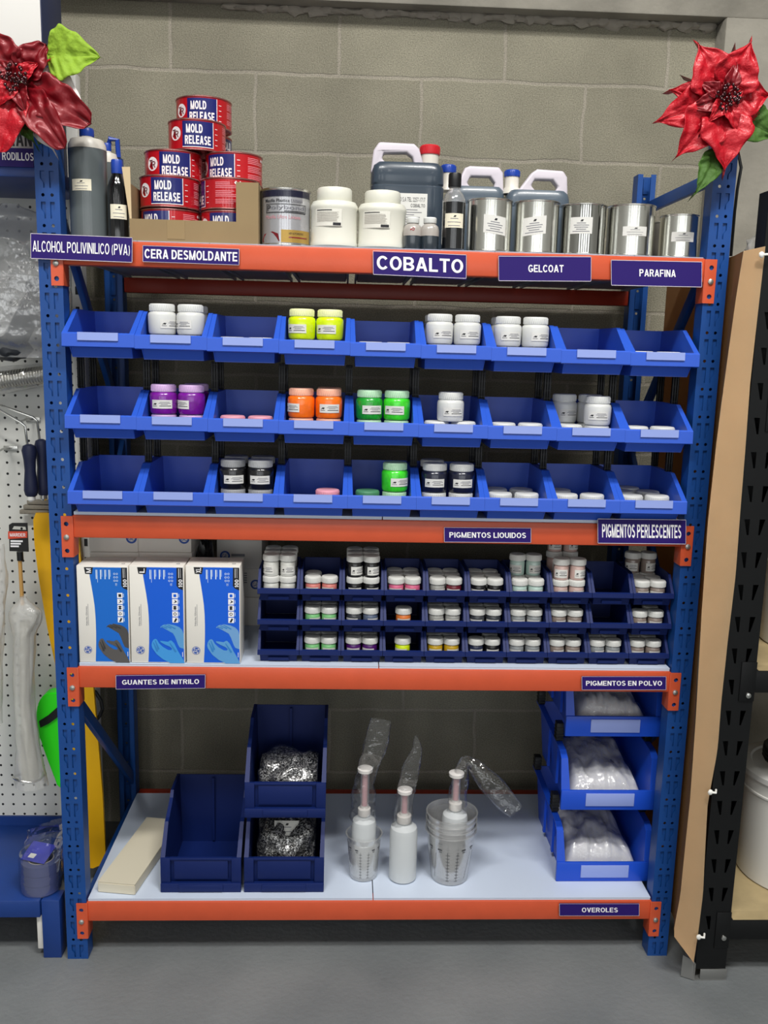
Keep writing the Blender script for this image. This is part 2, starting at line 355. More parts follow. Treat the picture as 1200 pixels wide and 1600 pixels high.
    def text(s, w, x0, x1, z0, z1, P, off=.012, rot=False):
        vs, fs = tmesh(w, off)
        if all(glyph(ch)[0] is not None for ch in w):      # strokes cross: lift each by a hair so none lies in another's plane
            for k, f in enumerate(fs):
                F_ = s.face([s.bm.verts.new(P(x1-(x1-x0)*vs[q][1], z0+(z1-z0)*vs[q][0]) if rot else P(x0+(x1-x0)*vs[q][0], z0+(z1-z0)*vs[q][1])) for q in f])
                F_.normal_update(); n = F_.normal.copy()
                if n.y > 0: n.negate()
                for v in F_.verts: v.co += n*((k % 7)*2e-5)
            return s
        if rot: V = [s.bm.verts.new(P(x1-(x1-x0)*v, z0+(z1-z0)*u)) for u, v in vs]
        else: V = [s.bm.verts.new(P(x0+(x1-x0)*u, z0+(z1-z0)*v)) for u, v in vs]
        for f in fs: s.face([V[k] for k in f])
        return s
    def me(s, name, mats, ang=35, rec=True):
        if rec: bmesh.ops.recalc_face_normals(s.bm, faces=s.bm.faces)
        m = bpy.data.meshes.new(name); s.bm.to_mesh(m); s.bm.free()
        for q in (mats if isinstance(mats, (list, tuple)) else [mats]): m.materials.append(q)
        m.polygons.foreach_set('use_smooth', [True]*len(m.polygons))
        m.set_sharp_from_angle(angle=math.radians(ang)); return m
    def build(s, name, mats, parent=None, loc=None, ang=35, rec=True):
        return ob(name, s.me(name, mats, ang, rec), parent, loc)
def ob(name, me, parent=None, loc=None, rot=None):
    o = bpy.data.objects.new(name, me); C.objects.link(o)
    if parent: o.parent = parent
    if loc is not None: o.location = loc
    if rot is not None: o.rotation_euler = rot
    return o
def tag(o, label, cat, group=None):
    o['label'] = label; o['category'] = cat
    if group: o['group'] = group
    return o
def thing(name, label, cat, loc=(0, 0, 0), rz=0, group=None):
    o = bpy.data.objects.new(name, None); C.objects.link(o); o.location = loc; o.rotation_euler = (0, 0, rz); o.empty_display_size = .03
    return tag(o, label, cat, group)
def struct(name, mb, m): o = mb.build(name, m); o['kind'] = 'structure'; return o
def plane(y): return lambda x, z: (x, y, z)
def cyl(r, th=0): return lambda x, z: (r*math.sin(x/r+th), -r*math.cos(x/r+th), z)
def rz(a): return Matrix.Rotation(a, 4, 'Z')
ORD = ['first', 'second', 'third', 'fourth', 'fifth', 'sixth', 'seventh', 'eighth', 'ninth', 'tenth']

def holed(outer, holes, th, name, m, parent=None, Mx=None):
    """plate with real holes cut through; outlines in its own (x, z)"""
    cu = bpy.data.curves.new(name, 'CURVE'); cu.dimensions = '2D'; cu.fill_mode = 'BOTH'; cu.extrude = th/2
    for pts in [outer]+holes:
        sp = cu.splines.new('POLY'); sp.points.add(len(pts)-1); sp.use_cyclic_u = True
        for q, p in zip(sp.points, pts): q.co = (p[0], p[1], 0, 1)
    o = bpy.data.objects.new(name, cu); me = bpy.data.meshes.new_from_object(o); bpy.data.objects.remove(o)
    R = Matrix.Rotation(PI/2, 4, 'X')
    me.transform((Mx or Matrix()) @ R)
    me.materials.clear(); me.materials.append(m)
    return me

# ================================================================== setting
D = .58; W = 1.5; H = 1.985; WY = .66
b = MB(); b.box(-5, 6.5, -10, WY+.1, -.1, 0); struct('floor', b, floor_mat())
ROOM = mat('painted_wall_pale', 'd8d7d2', .8)
b = MB(); b.box(-5, 6.5, -10.1, -10, 0, 4.6); struct('wall_front', b, ROOM)
b = MB(); b.box(-5.1, -5, -10, WY, 0, 4.6); struct('wall_left', b, ROOM)
b = MB(); b.box(6.5, 6.6, -10, WY, 0, 4.6); struct('wall_right', b, ROOM)
b = MB(); b.box(-5.1, 6.6, -10.1, WY, 4.6, 4.7); struct('ceiling', b, mat('ceiling_white', 'a9a8a4', .9))
WSX, WSZ = .176, -.0246      # where the block courses start
b = MB(); b.box(-5-WSX, 6.5-WSX, WY, WY+.15, -.2-WSZ, 4.6-WSZ); wo = struct('wall_back', b, wall_mat()); wo.location = (WSX, 0, WSZ)
CONC = mat('poured_concrete', '8b877d', .9, bump=.8, bscale=28, mott=.35, mscale=5, spec=.2)
bx = at(870, 40, WY).z
b = MB()   # concrete ring beam over the blocks, its lower edge ragged
tl = at(560, -8, WY-.05); tr = at(1058, 33, WY-.05); xs = [tl.x+(4-tl.x)*k/60 for k in range(61)]
zb = at(840, 15, WY-.06).z
b.box(-5, 6.5, WY-.06, WY+.1, zb, 4.59, .006)
struct('trim_1', b, CONC)
b = MB(); xc = at(1128, 90, WY-.06).x; b.box(xc, 6.5, WY-.07, WY+.1, -.1, zb-.001, .006); struct('trim_2', b, CONC)
b = MB()   # mortar squeezed out under the ring beam
for k in range(46):
    x = at(360, 20, WY).x+(xc-at(360, 20, WY).x)*k/46
    b.blob((x, WY-.004, zb-.006), (.022+.012*random.random(), .012, .008+.012*random.random()**2), .5, 3, 2, k)
struct('trim_3', b, mat('mortar', '918b80', .95, bump=.4, bscale=80))

# ================================================================== rack
BT = [.1545, .7573, 1.1147, 1.7128]      # beam tops
rack = thing('shelving_rack', 'blue and orange boltless steel rack carrying all the bins, jars and cans', 'rack')
PW, PD = .05, .042
def slot(x, z, f):   # keyhole: wide head over a narrow tail on one side
    return [(x+f*q[0], z+q[1]) for q in ((-.0048, .016), (.0048, .016), (.0048, -.018), (.0016, -.018), (.0012, -.007), (-.0048, .001))]
def rnd(x, z, r, n=10): return [(x+r*math.cos(2*PI*k/n), z+r*math.sin(2*PI*k/n)) for k in range(n)]
def post_mesh(mirror):
    m = MB(); z = .0; f = lambda x: PW-x if mirror else x
    while z < H-.002:
        zt = min(z+.0625, H); holes = []
        if zt-z > .06:
            for x, d in ((.0155, 1), (.0345, -1)):
                holes.append([(f(p[0]), p[1]) for p in slot(x, z+.0225, d)]); holes.append([(f(p[0]), p[1]) for p in rnd(x, z+.0525, .0036)])
        me = holed([(.002, z), (PW-.002, z), (PW-.002, zt), (.002, zt)], holes, .0016, 'post_face', BLUE)
        m.bm.from_mesh(me); bpy.data.meshes.remove(me)
        for x in (.0155, .0345): xx = f(x); m.box(xx-.0065, xx+.0065, .0035, .0045, z+.002, min(z+.0435, zt))   # pressed metal behind each keyhole
        z = zt
    for x0 in (0, PW-.002): m.box(x0, x0+.002, -.0008, PD, 0, H)
    m.box(0, .014, PD-.002, PD, 0, H); m.box(PW-.014, PW, PD-.002, PD, 0, H)
    return m.me('upright', BLUE, rec=True)
pl, pr = post_mesh(False), post_mesh(True)
ob('upright', pl, rack, (0, 0.001, 0)); ob('upright', pr, rack, (W-PW, 0.001, 0))
# rear uprights face the wall
ob('upright', pl, rack, (PW, D, 0), (0, 0, PI)); ob('upright', pr, rack, (W, D, 0), (0, 0, PI))
bh = .052
for i, zt in enumerate(BT):
    m = MB(); m.box(PW+.002, W-PW-.002, 0.0, .038, zt-bh, zt, .003)
    m.build('beam', ORANGE, rack)
    zr = zt-.039 if i == 3 else zt
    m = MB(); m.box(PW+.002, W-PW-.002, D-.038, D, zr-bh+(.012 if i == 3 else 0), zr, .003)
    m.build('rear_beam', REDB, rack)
    for s in (0, 1):
        m = MB(); f = lambda x: x if not s else W-x
        hc = [(f(.027), zt-.0965), (f(.0515), zt-.0965), (f(.0515), zt-.002), (f(.027), zt-.002)]
        zc = zt-.05
        me = holed(hc, [rnd(f(.0385), zc+.03, .0055, 8), rnd(f(.0385), zc-.032, .0055, 8)], .003, 'connector', ORANGE)
        bm = bmesh.new(); bm.from_mesh(me); mm = MB(); mm.bm.free(); mm.bm = bm
        a, c = sorted((f(.0502), f(.0535))); mm.box(a, c, -.0015, .04, zt-.0965, zt-.002, .001)
        o = mm.build('connector', ORANGE, rack, (0, -.0025, 0))
        bb = MB(); bb.lathe([(.0062, 0), (.006, .003), (.003, .0045), (0.0005, .0048)], 14)
        q = bb.build('bolt', BOLT, o, (f(.0385), -.0015, zc), 50); q.rotation_euler = (PI/2, 0, 0)
for s in (0, 1):       # bracing of the two end frames
    x0 = .030 if not s else W-.017
    for (y0, z0, y1, z1) in ((.03, 1.90 if s else 1.84, D-.03, 1.90 if s else 1.84), (.03, 1.78, D-.03, 1.26), (D-.03, 1.22, .03, .70), (.03, .66, D-.03, .2), (.03, .12, D-.03, .12)):
        L = math.hypot(y1-y0, z1-z0); a = math.atan2(z1-z0, y1-y0)
        m = MB(); m.box(0, .014, 0, L, -.015, .015, .002, M=Matrix.Translation((x0, y0, z0)) @ Matrix.Rotation(a, 4, 'X'))
        m.build('brace', BLUE, rack)
# deck of the top shelf: folded grey steel panels; white boards below
pw = (W-2*PW-.006)/9
for k in range(9):
    x0 = PW+.003+k*pw; m = MB()
    m.box(x0+.0005, x0+pw-.0005, .01, D-.01, BT[3]+.001, BT[3]+.003)
    m.prism([(x0+.006, BT[3]+.0012), (x0+pw-.006, BT[3]+.0012), (x0+pw-.016, BT[3]-.033), (x0+.016, BT[3]-.033)], .042, D-.005, 'y')
    for xa in (x0+.008, x0+pw-.013): m.box(xa, xa+.005, .042, D-.005, BT[3]-.038, BT[3]-.028)
    tag(m.build('deck_panel', DECK), f'grey folded steel deck panel of the top shelf, {ORD[k]} from the left', 'shelf panel', 'steel deck panels')
LV = ['bottom shelf', 'shelf under the glove boxes and small bins', 'shelf under the large blue bins']
for i in range(3):
    for s in (0, 1):
        m = MB(); xa = PW+.004+s*.6975; xb = xa+.695
        m.i = 1; m.box(xa, xb, .004, D-.045, BT[i]+.0005, BT[i]+.0055)
        m.i = 0; m.box(xa, xb, .003, D-.045, BT[i]+.0055, BT[i]+.0075)
        tag(m.build('shelf_board', [BOARD, BOARD]), f'white shelf board, {["left", "right"][s]} half of the {LV[i]}', 'shelf board')
SZ = [BT[0]+.0078, BT[1]+.0078, BT[2]+.0078, BT[3]+.0032]

# ------------------------------------------------------------------ signs
def sign(word, box, tx, label, Y=-.006, off=.02, tilt=0):
    u0, v0, u1, v1 = box; a = at(u0, v0[0], Y); c_ = at(u1, v1[1], Y); bl = at(u0, v1[0], Y); trr = at(u1, v0[1], Y)
    t = thing('shelf_sign', label, 'sign', a)
    q = [p-a for p in (a, trr, c_, bl)]
    m = MB(); m.sheet([(p.x, 0, p.z) for p in q], .0022, (0, 1, 0)); m.build('plate', SIGN, t)
    X = (q[1]+q[2]-q[0]-q[3])/2; Zv = (q[0]+q[1]-q[2]-q[3])/2; o = q[3]
    P = lambda x, z: (o.x+X.x*x+Zv.x*z, -.0004, o.z+X.z*x+Zv.z*z)
    m = MB(); m.text(word, *tx, P, off); m.build('lettering', SIGNT, t)
    m = MB()
    for r in ((0, 1, 0, .02), (0, 1, .98, 1), (0, .004, 0, 1), (.996, 1, 0, 1)): m.rect(*r, lambda x, z: (o.x+X.x*x+Zv.x*z, -.0003, o.z+X.z*x+Zv.z*z))
    m.build('edge_line', SIGNE, t)
sign('ALCOHOL POLIVINILICO (PVA)', (48, (364, 371), 207, (404, 410)), (.02, .975, .25, .72), 'purple sign for ALCOHOL POLIVINILICO hung at left end of the top beam', -.012, .012)
sign('CERA DESMOLDANTE', (223, (383, 389), 374, (409, 414)), (.02, .98, .22, .8), 'purple sign reading CERA DESMOLDANTE below the red cans', off=.035)
sign('COBALTO', (583, (393, 398), 729, (429, 437)), (.04, .965, .22, .8), 'purple sign with large COBALTO lettering on the middle of the top beam', off=.03)
sign('GELCOAT', (779, (399, 401), 924, (439, 439)), (.32, .70, .36, .66), 'purple sign reading GELCOAT on the top beam under shiny tins', off=.03)
sign('PARAFINA', (955, (406, 409), 1097, (446, 449)), (.31, .71, .38, .66), 'purple sign reading PARAFINA at the right end of the top beam', off=.03)
sign('PIGMENTOS LIQUIDOS', (694, (824, 825), 830, (847, 848)), (.06, .94, .31, .68), 'purple sign reading PIGMENTOS LIQUIDOS on the second beam', off=.03)
sign('PIGMENTOS PERLESCENTES', (934, (811, 812), 1072, (849, 851)), (.05, .945, .24, .79), 'tall purple sign reading PIGMENTOS PERLESCENTES at right end of second beam', -.012, .03)
sign('GUANTES DE NITRILO', (181, (1055, 1054), 321, (1077, 1075)), (.07, .93, .33, .68), 'purple sign reading GUANTES DE NITRILO under the glove boxes', off=.03)
sign('PIGMENTOS EN POLVO', (909, (1057, 1057), 1041, (1078, 1078)), (.05, .95, .32, .68), 'purple sign reading PIGMENTOS EN POLVO at right end of third beam', off=.03)
sign('OVEROLES', (874, (1412, 1412), 999, (1431, 1431)), (.28, .73, .30, .68), 'purple sign reading OVEROLES on the lowest beam', off=.03)

# ================================================================== bins
def bin_meshes(kind):
    m = MB()
    if kind == 'medium':      # front lip at y=0, 240 deep
        hw, hb, dp, ht, t = .0700, .0652, .24, .105, .0022
        prof = [(.030, .004), (.004, .036), (.004, .052), (.095, ht), (dp-.01, ht), (dp-.014, .004)]
        fl = .0070
    elif kind == 'small':
        hw, hb, dp, ht, t = .0450, .0428, .150, .0735, .0018
        prof = [(.010, .003), (.003, .022), (.003, .031), (.034, ht-.004), (.04, ht), (dp-.004, ht), (dp-.006, .003)]
        fl = .0037
    elif kind == 'stack':
        hw, hb, dp, ht, t = .094, .088, .235, .195, .003
        prof = [(.012, .004), (.004, .03), (.004, .088), (.06, .150), (.075, .153), (.13, .178), (.145, ht), (dp-.004, ht), (dp-.012, .004)]
        fl = .005
    else:                     # long royal blue bin
        hw, hb, dp, ht, t = .112, .102, .33, .155, .003
        prof = [(.016, .004), (.003, .03), (.003, .052), (.022, .128), (.045, .140), (.30, .155), (dp, .155), (dp-.014, .004)]
        fl = .0125
    n = len(prof)
    for s in (-1, 1):     # side walls, leaning outwards
        vi = []
        for y, z in prof:
            x = hb+(hw-hb)*z/ht; vi.append((x, y, z))
        A = [m.bm.verts.new((s*x, y, z)) for x, y, z in vi]; B = [m.bm.verts.new((s*(x-t), y, z)) for x, y, z in vi]
        m.face(A); m.face(B[::-1])
        for k in range(n): m.face([A[k], B[k], B[(k+1) % n], A[(k+1) % n]])
        # rim flange following the open front and the top edge
        rim = [p for p in prof if p[1] > (.035 if kind != 'small' else .028) and p[0] < dp-.02]
        if kind == 'medium': rim = [(0, .026), (0, .052), (.092, ht), (dp-.01, ht)]
        if kind == 'small': rim = [(0, .021), (0, .031), (.032, ht-.003), (dp-.004, ht-.003)]
        if kind == 'stack': rim = [(0, .012), (0, .09), (.06, .153), (.075, .156), (.13, .181), (.145, ht), (dp, ht)]
        if kind == 'long': rim = [(0, .0), (0, .054), (.018, .13), (.042, .143), (.30, .158), (dp, .158)]
        dy = .004
        for (y0, z0), (y1, z1) in zip(rim, rim[1:]):
            xi = [hb+(hw-hb)*z/ht-t for z in (z0, z1)]; xo = hw+fl
            nn = Vector((0, -(z1-z0), (y1-y0))).normalized()*-.0045
            q = [(s*xi[0], y0, z0), (s*xo, y0, z0), (s*xo, y1, z1), (s*xi[1], y1, z1)]
            m.sheet(q, 1, nn)
    xo = hw+fl
    m.box(-hb, hb, prof[0][0]+.002, dp-.012, 0, .004)                          # floor
    y1, z1 = prof[-2]; yb, zb_ = prof[-1]
    m.sheet([(-hb, yb, zb_), (hb, yb, zb_), (hw, y1, z1), (-hw, y1, z1)], .0025, (0, 1, 0))   # back
    if kind == 'medium':
        m.sheet([(-hb, .03, .002), (hb, .03, .002), (hb+.0035, .006, .046), (-hb-.0035, .006, .046)], .0025, (0, 1, 0))
        m.prism([(0, .022), (-.004, .024), (-.002, .0505), (0.001, .0535), (.005, .0525), (.004, .024)], -xo, xo)
    elif kind == 'small':
        m.sheet([(-hb, .010, .001), (hb, .010, .001), (hb+.002, .004, .03), (-hb-.002, .004, .03)], .002, (0, 1, 0))
        m.prism([(0, .018), (-.003, .020), (-.002, .030), (.003, .032), (.004, .020)], -xo, xo)
        m.prism([(.004, .004), (.002, .012), (.007, .012), (.01, .004)], -.024, .024)
    elif kind == 'stack':
        m.sheet([(-hb, .010, 0), (hb, .010, 0), (hb+.003, .004, .088), (-hb-.003, .004, .088)], .003, (0, 1, 0))
        m.box(-xo, xo, -.008, .006, 0, .024, .002); m.box(-.055, .055, -.011, -.006, .004, .022, .002)
        m.box(-xo, -.075, -.004, .004, .02, .09, .0015); m.box(.075, xo, -.004, .004, .02, .09, .0015)
        m.box(-.066, .066, -.001, .005, .032, .082, .001)
        m.box(-.076, .076, -.003, .006, .083, .09, .0015)
        m.box(-.003, .003, dp-.018, dp-.012, .01, ht-.004)
        m.box(-hb+.004, hb-.004, .128, .132, .004, .0065)
    else:
        m.sheet([(-hb, .014, .0), (hb, .014, .0), (hb+.004, .004, .05), (-hb-.004, .004, .05)], .003, (0, 1, 0))
        m.box(-xo, xo, -.004, .003, 0, .053, .0018)
        for s in (-1, 1):
            for y in (.1, .2): m.box(min(s*(hw-.004), s*(hw+.003)), max(s*(hw-.004), s*(hw+.003)), y, y+.012, .02, .145)
    body = m
    h = MB()
    if kind == 'medium':
        h.prism([(-.0062, .037), (-.0052, .054), (-.002, .054), (-.0045, .037)], -.043, .043)
        h2 = h
    elif kind == 'long':
        h.box(-.062, .062, -.0068, -.0042, .012, .046, .0006)
        h.i = 0
    else: h = None
    return body, h
BM, HM = {}, {}
for k, mt in (('medium', BINB), ('small', BINS), ('stack', BIND), ('long', BINR)):
    bd, h = bin_meshes(k); BM[k] = bd.me('shell', mt); HM[k] = h.me('label_holder', HOLD) if h else None
def make_bin(kind, loc, label, group, rot=0, name='storage_bin'):
    t = thing(name, label, 'bin', loc, rot, group)
    ob('shell', BM[kind], t)
    if HM[kind]: ob('label_holder', HM[kind], t)
    return t
ROWN = ['top', 'middle', 'bottom']
MX0, MP = .0525+.0771, .1543
def med(r, k):
    f = k/8
    z = [1.4655+(1.4535-1.4655)*f, 1.2895+(1.283-1.2895)*f, SZ[2]][r]
    return Vector((MX0+MP*k, -.03, z))
for r in range(3):
    for k in range(9):
        make_bin('medium', med(r, k), f'bright blue hopper bin, {ORD[k]} from left in the {ROWN[r]} row of large bins', 'large blue hopper bins')
SX0, SP = .464+.049, .0984
def sml(r, k): return Vector((SX0+SP*k, .018, SZ[1]+(2-r)*.0742))
for r in range(3):
    for k in range(10):
        make_bin('small', sml(r, k), f'small navy bin, {ORD[k]} from left in the {ROWN[r]} row of powder bins', 'small navy powder bins')
# ribbed black posts that carry one row of hopper bins on the next
pm = MB(); ph = .0745
for xx in (-.0085, -.0028, .0029): pm.box(xx, xx+.0042, -.004, .004, 0, ph, .0008)
pm.box(-.0085, .0071, .001, .005, 0, ph)
for q in range(4): pm.box(-.0092, .0078, -.0044, .0045, .006+q*.02, .0075+q*.02)
pmesh = pm.me('stacking_post', BLK)
for r in range(2):
    for k in range(10):
        for j, y in enumerate((.085, .185)):
            kk = min(k, 8); z0 = med(r+1, kk).z+.105; z1 = med(r, kk).z+.0; x = MX0+MP*(k-.5)
            x = min(max(x, MX0-MP/2+.006), MX0+8*MP+MP/2-.006)
            o = ob('stacking_post', pmesh, None, (x, y, z0+.0005)); o.scale.z = (z1-z0-.001)/ph+.0
            pos = 'left end' if k == 0 else 'right end' if k == 9 else f'after the {ORD[k-1]} bin'
            tag(o, f'{["front", "rear"][j]} black ribbed post at the {pos} between {["top and middle", "middle and bottom"][r]} bin rows', 'post', 'black ribbed stacking posts')

# ================================================================== jars
JM = {}
def pigment(name, col, coat=1, speck=0):
    return mat('pigment_'+name, col, .35, coat=coat, spec=.4, mott=speck, mscale=90)
def lidmesh(r, h, m, key):
    if key not in JM:
        l = MB(); l.lathe([(r*.97, 0), (r, .001), (r, h-.0025), (r*.95, h-.0005), (r*.86, h), (0.0004, h-.0006)], 32)
        for q in range(36):
            a = 2*PI*q/36; l.box(r-.0006, r+.0006, -.0009, .0009, .001, h-.003, M=Matrix.Rotation(a, 4, 'Z'))
        JM[key] = l.me('lid', m, 40)
    return JM[key]
def labelmesh(r, z0, z1, a0, a1, key, paper, dense=True):
    if key not in JM:
        m = MB(); P = cyl(r+.0003); m.i = 0
        m.rect(r*a0, r*a1, z0, z1, P, 12); Q = cyl(r+.0006); w = r*(a1-a0); x0 = r*a0; h = z1-z0
        m.i = 1
        # small wing-like emblem and lines of fine print
        m.poly([(x0+w*.07, z0+h*.42), (x0+w*.16, z0+h*.62), (x0+w*.27, z0+h*.60), (x0+w*.22, z0+h*.40), (x0+w*.15, z0+h*.46)], Q)
        m.rect(x0+w*.06, x0+w*.28, z0+h*.26, z0+h*.31, Q, 2)
        m.i = 2
        for (xa, xb, za) in ((.42, .86, .72), (.36, .92, .58), (.46, .78, .45)): m.rect(x0+w*xa, x0+w*xb, z0+h*za, z0+h*(za+.06), Q, 4)
        m.i = 1; m.rect(x0+w*.40, x0+w*.94, z0+h*.26, z0+h*.33, Q, 4)
        JM[key] = m.me('label', [paper, INK, INKG], 60, rec=False)
    return JM[key]
def bodymesh(prof, m, key, n=32):
    if key not in JM:
        l = MB(); l.lathe(prof, n); JM[key] = l.me('jar_body', m, 40)
    return JM[key]
BIG = [(.026, 0), (.0285, .0015), (.0300, .006), (.0308, .030), (.0308, .041), (.0295, .0455), (.0262, .0485), (.0258, .052)]
SMA = [(.0158, 0), (.0172, .001), (.0178, .005), (.0180, .030), (.0172, .0335), (.0160, .035), (.0158, .038)]
LOW = [(.026, 0), (.0285, .0015), (.0300, .006), (.0308, .020), (.0308, .0268), (.0295, .0305), (.0262, .033), (.0258, .037)]
def jar(kind, col, loc, label, group, lidcol='dadbd8', rot=None, labelled=True, body='jar_body'):
    rot = random.uniform(-.5, .5) if rot is None else rot
    t = thing('pigment_jar', label, 'jar', loc, rot, group)
    pm_ = pigment(col[0], col[1], *(col[2:] if len(col) > 2 else ()))
    lm = mat('lid_'+lidcol, lidcol, .5, bump=.04, bscale=150)
    if kind == 'low':
        ob('jar_body', bodymesh(LOW, pm_, ('l', col[0])), t); ob('lid', lidmesh(.0272, .0165, lm, ('lb', lidcol)), t, (0, 0, .0343))
    elif kind == 'big':
        ob('jar_body', bodymesh(BIG, pm_, ('b', col[0])), t); ob('lid', lidmesh(.0272, .0165, lm, ('lb', lidcol)), t, (0, 0, .0495))
        if labelled:
            ob('label', labelmesh(.0309, .013, .032, -.85, .72, 'lblb', PAPER), t)
    else:
        ob('jar_body', bodymesh(SMA, pm_, ('s', col[0]), 24), t); ob('lid', lidmesh(.0190, .0150, lm, ('ls', lidcol)), t, (0, 0, .036))
        if labelled: ob('label', labelmesh(.0181, .006, .026, -.95, .95, 'lbls', PAPER), t)
    return t
NUM = ORD
def bigjar(r, k, side, row, lay, col, cname, lidcol='dadbd8', rot=None, labelled=True, dx=0, dy=0):
    p = med(r, k)+Vector(({'l': -.0312, 'r': .0312, 'm': 0}[side]+dx, .069+.0665*row+dy, .0043+.0511*lay))
    sn = {'l': 'left', 'r': 'right', 'm': 'middle'}[side]; rn = ['front', 'back', 'rear'][row]; ln = ['lower', 'upper'][lay]
    lab = f'{cname} jar, {ln} {rn} {sn} in {NUM[k]} large blue bin of the {ROWN[r]} row'
    return jar('big' if lay else 'low', col, p, lab, 'large pigment jars', lidcol, rot, labelled and lay == 1)
WH = ('white', 'd4d5d2', .3); YE = ('neon_yellow', 'd6ee08', 1, .1); PU = ('purple', '7a1396', 1, .25); PK = ('pink', 'e58aa0'); OR = ('neon_orange', 'ff7410', 1, .15)
GR = ('neon_green', '3fd92b', 1, .25); GRD = ('mid_green', '1fa02c', 1, .35); BK = ('black', '121214'); NB = ('blue_black', '15182e'); GC = ('dark_green', '3b7a52')
LY, LP, LPK, LO, LG, LGY = 'e9ecb4', 'd3b0dc', 'e8a0b0', 'f4b79c', 'b9e0bc', 'a3a4a6'
def lows(r, k, col, cn, lid, spots='lr'):
    for s in spots:
        row = 0 if s in 'lr' else 1
        bigjar(r, k, s.lower(), row, 0, col, cn, lid, labelled=False)
for (r, k, col, cn, lid, sp) in ((0, 1, WH, 'white', 'dadbd8', 'lrR'), (0, 2, WH, 'white', 'dadbd8', 'lr'), (0, 3, YE, 'neon yellow', LY, 'lr'), (0, 4, WH, 'white', 'dadbd8', 'lr'), (0, 5, WH, 'white', 'dadbd8', 'lrL'), (0, 6, WH, 'white', 'dadbd8', 'lrL'), (0, 8, WH, 'white', 'dadbd8', 'lr'),
        (1, 1, PU, 'purple', LP, 'lrR'), (1, 2, PK, 'pink', LPK, 'lr'), (1, 3, OR, 'neon orange', LO, 'lrR'), (1, 4, GR, 'green', LG, 'lr'), (1, 5, WH, 'white', 'dadbd8', 'lr'), (1, 6, WH, 'white', 'dadbd8', 'lr'), (1, 7, WH, 'white', 'dadbd8', 'lrLR'), (1, 8, WH, 'white', 'dadbd8', 'lr'),
        (2, 2, BK, 'black', LGY, 'lrLR'), (2, 3, PK, 'pink', LPK, 'r'), (2, 4, GR, 'green', LG, 'r'), (2, 4, GC, 'dark green', '4f8d68', 'l'), (2, 5, NB, 'blue-black', 'dadbd8', 'lrL'), (2, 6, WH, 'white', 'dadbd8', 'lrLR'), (2, 7, WH, 'white', 'dadbd8', 'lrL'), (2, 8, WH, 'white', 'dadbd8', 'lrLR')):
    lows(r, k, col, cn, lid, sp)
bigjar(2, 8, 'm', 2, 0, WH, 'white', labelled=False, dy=-.0097)
for (r, k, side, row, col, cn, lid, rot) in ((0, 1, 'l', 0, WH, 'white', 'dadbd8', .9), (0, 1, 'r', 0, WH, 'white', 'dadbd8', -.5), (0, 1, 'r', 1, WH, 'white', 'dadbd8', 0),
        (0, 3, 'l', 0, YE, 'neon yellow', LY, -.35), (0, 3, 'r', 0, YE, 'neon yellow', LY, -.25),
        (0, 5, 'l', 0, WH, 'white', 'dadbd8', .3), (0, 5, 'r', 0, WH, 'white', 'dadbd8', .2), (0, 5, 'l', 1, WH, 'white', 'dadbd8', 0), (0, 6, 'l', 0, WH, 'white', 'dadbd8', .2), (0, 6, 'r', 0, WH, 'white', 'dadbd8', .4), (0, 6, 'l', 1, WH, 'white', 'dadbd8', 0),
        (1, 1, 'l', 0, PU, 'purple', LP, .1), (1, 1, 'r', 0, PU, 'purple', LP, -.75), (1, 1, 'r', 1, PU, 'purple', LP, 0), (1, 3, 'l', 0, OR, 'neon orange', LO, -.8), (1, 3, 'r', 0, OR, 'neon orange', LO, .15), (1, 3, 'r', 1, OR, 'neon orange', LO, 0),
        (1, 4, 'l', 0, GRD, 'mid green', LG, .3), (1, 4, 'r', 0, GR, 'neon green', LG, -.2), (1, 5, 'm', 0, WH, 'white', 'dadbd8', .2), (1, 7, 'l', 1, WH, 'white', 'dadbd8', .3), (1, 7, 'r', 0, WH, 'white', 'dadbd8', -.1),
        (2, 2, 'l', 0, BK, 'black', LGY, .25), (2, 2, 'r', 0, BK, 'black', 'b9babb', .1), (2, 2, 'l', 1, BK, 'black', LGY, 0), (2, 2, 'r', 1, BK, 'black', LGY, 0),
        (2, 4, 'r', 0, GR, 'neon green', LG, .5), (2, 5, 'l', 0, NB, 'blue-black', 'dadbd8', 0), (2, 5, 'r', 0, NB, 'blue-black', 'dadbd8', .1), (2, 5, 'l', 1, NB, 'blue-black', 'dadbd8', 0)):
    bigjar(r, k, side, row, 1, col, cn, lid, rot)
bigjar(1, 7, 'm', 1, 1, WH, 'white', dx=.0308, dy=.001, rot=.1)

def smalljar(r, k, side, row, lay, col, cname, lidcol='d6d6d2', dx=0, dy=0):
    p = sml(r, k)+Vector(({'l': -.0196, 'r': .0196, 'm': 0}[side]+dx, .0345+.0395*row+dy, .0045+.0512*lay))
    sn = {'l': 'left', 'r': 'right', 'm': 'middle'}[side]; rn = ['front', 'second-row', 'back'][row]; ln = ['lower', 'upper', 'topmost'][lay]
    return jar('small', col, p, f'small {cname} jar, {ln} {rn} {sn} in {NUM[k]} navy bin of {ROWN[r]} row', 'small pigment jars', lidcol, random.uniform(-.6, .6))
c = lambda n, h, s=0: (n, h, 1, s)
sW, sSal, sBk, sPk, sGy, sMint, sRose = c('s_white', 'd0d0ca'), c('salmon', 'd98078'), c('s_black', '141416'), c('s_pink', 'd9688c'), c('s_grey', '9c9c98'), c('mint', 'b4cdc4'), c('rose_beige', 'c6a8a0')
sGn, sDk, sSl, sOr, sBr, sPu, sNY, sGo, sNv = c('s_green', '7cc27e'), c('s_dark_grey', '3c3f44'), c('slate', '5c6880'), c('s_orange', 'e07a36'), c('brown_grey', '8a7c74'), c('s_purple', '4c1466'), c('s_neon', 'd4ea10'), c('gold', 'c09a18'), c('s_navy', '252c46')
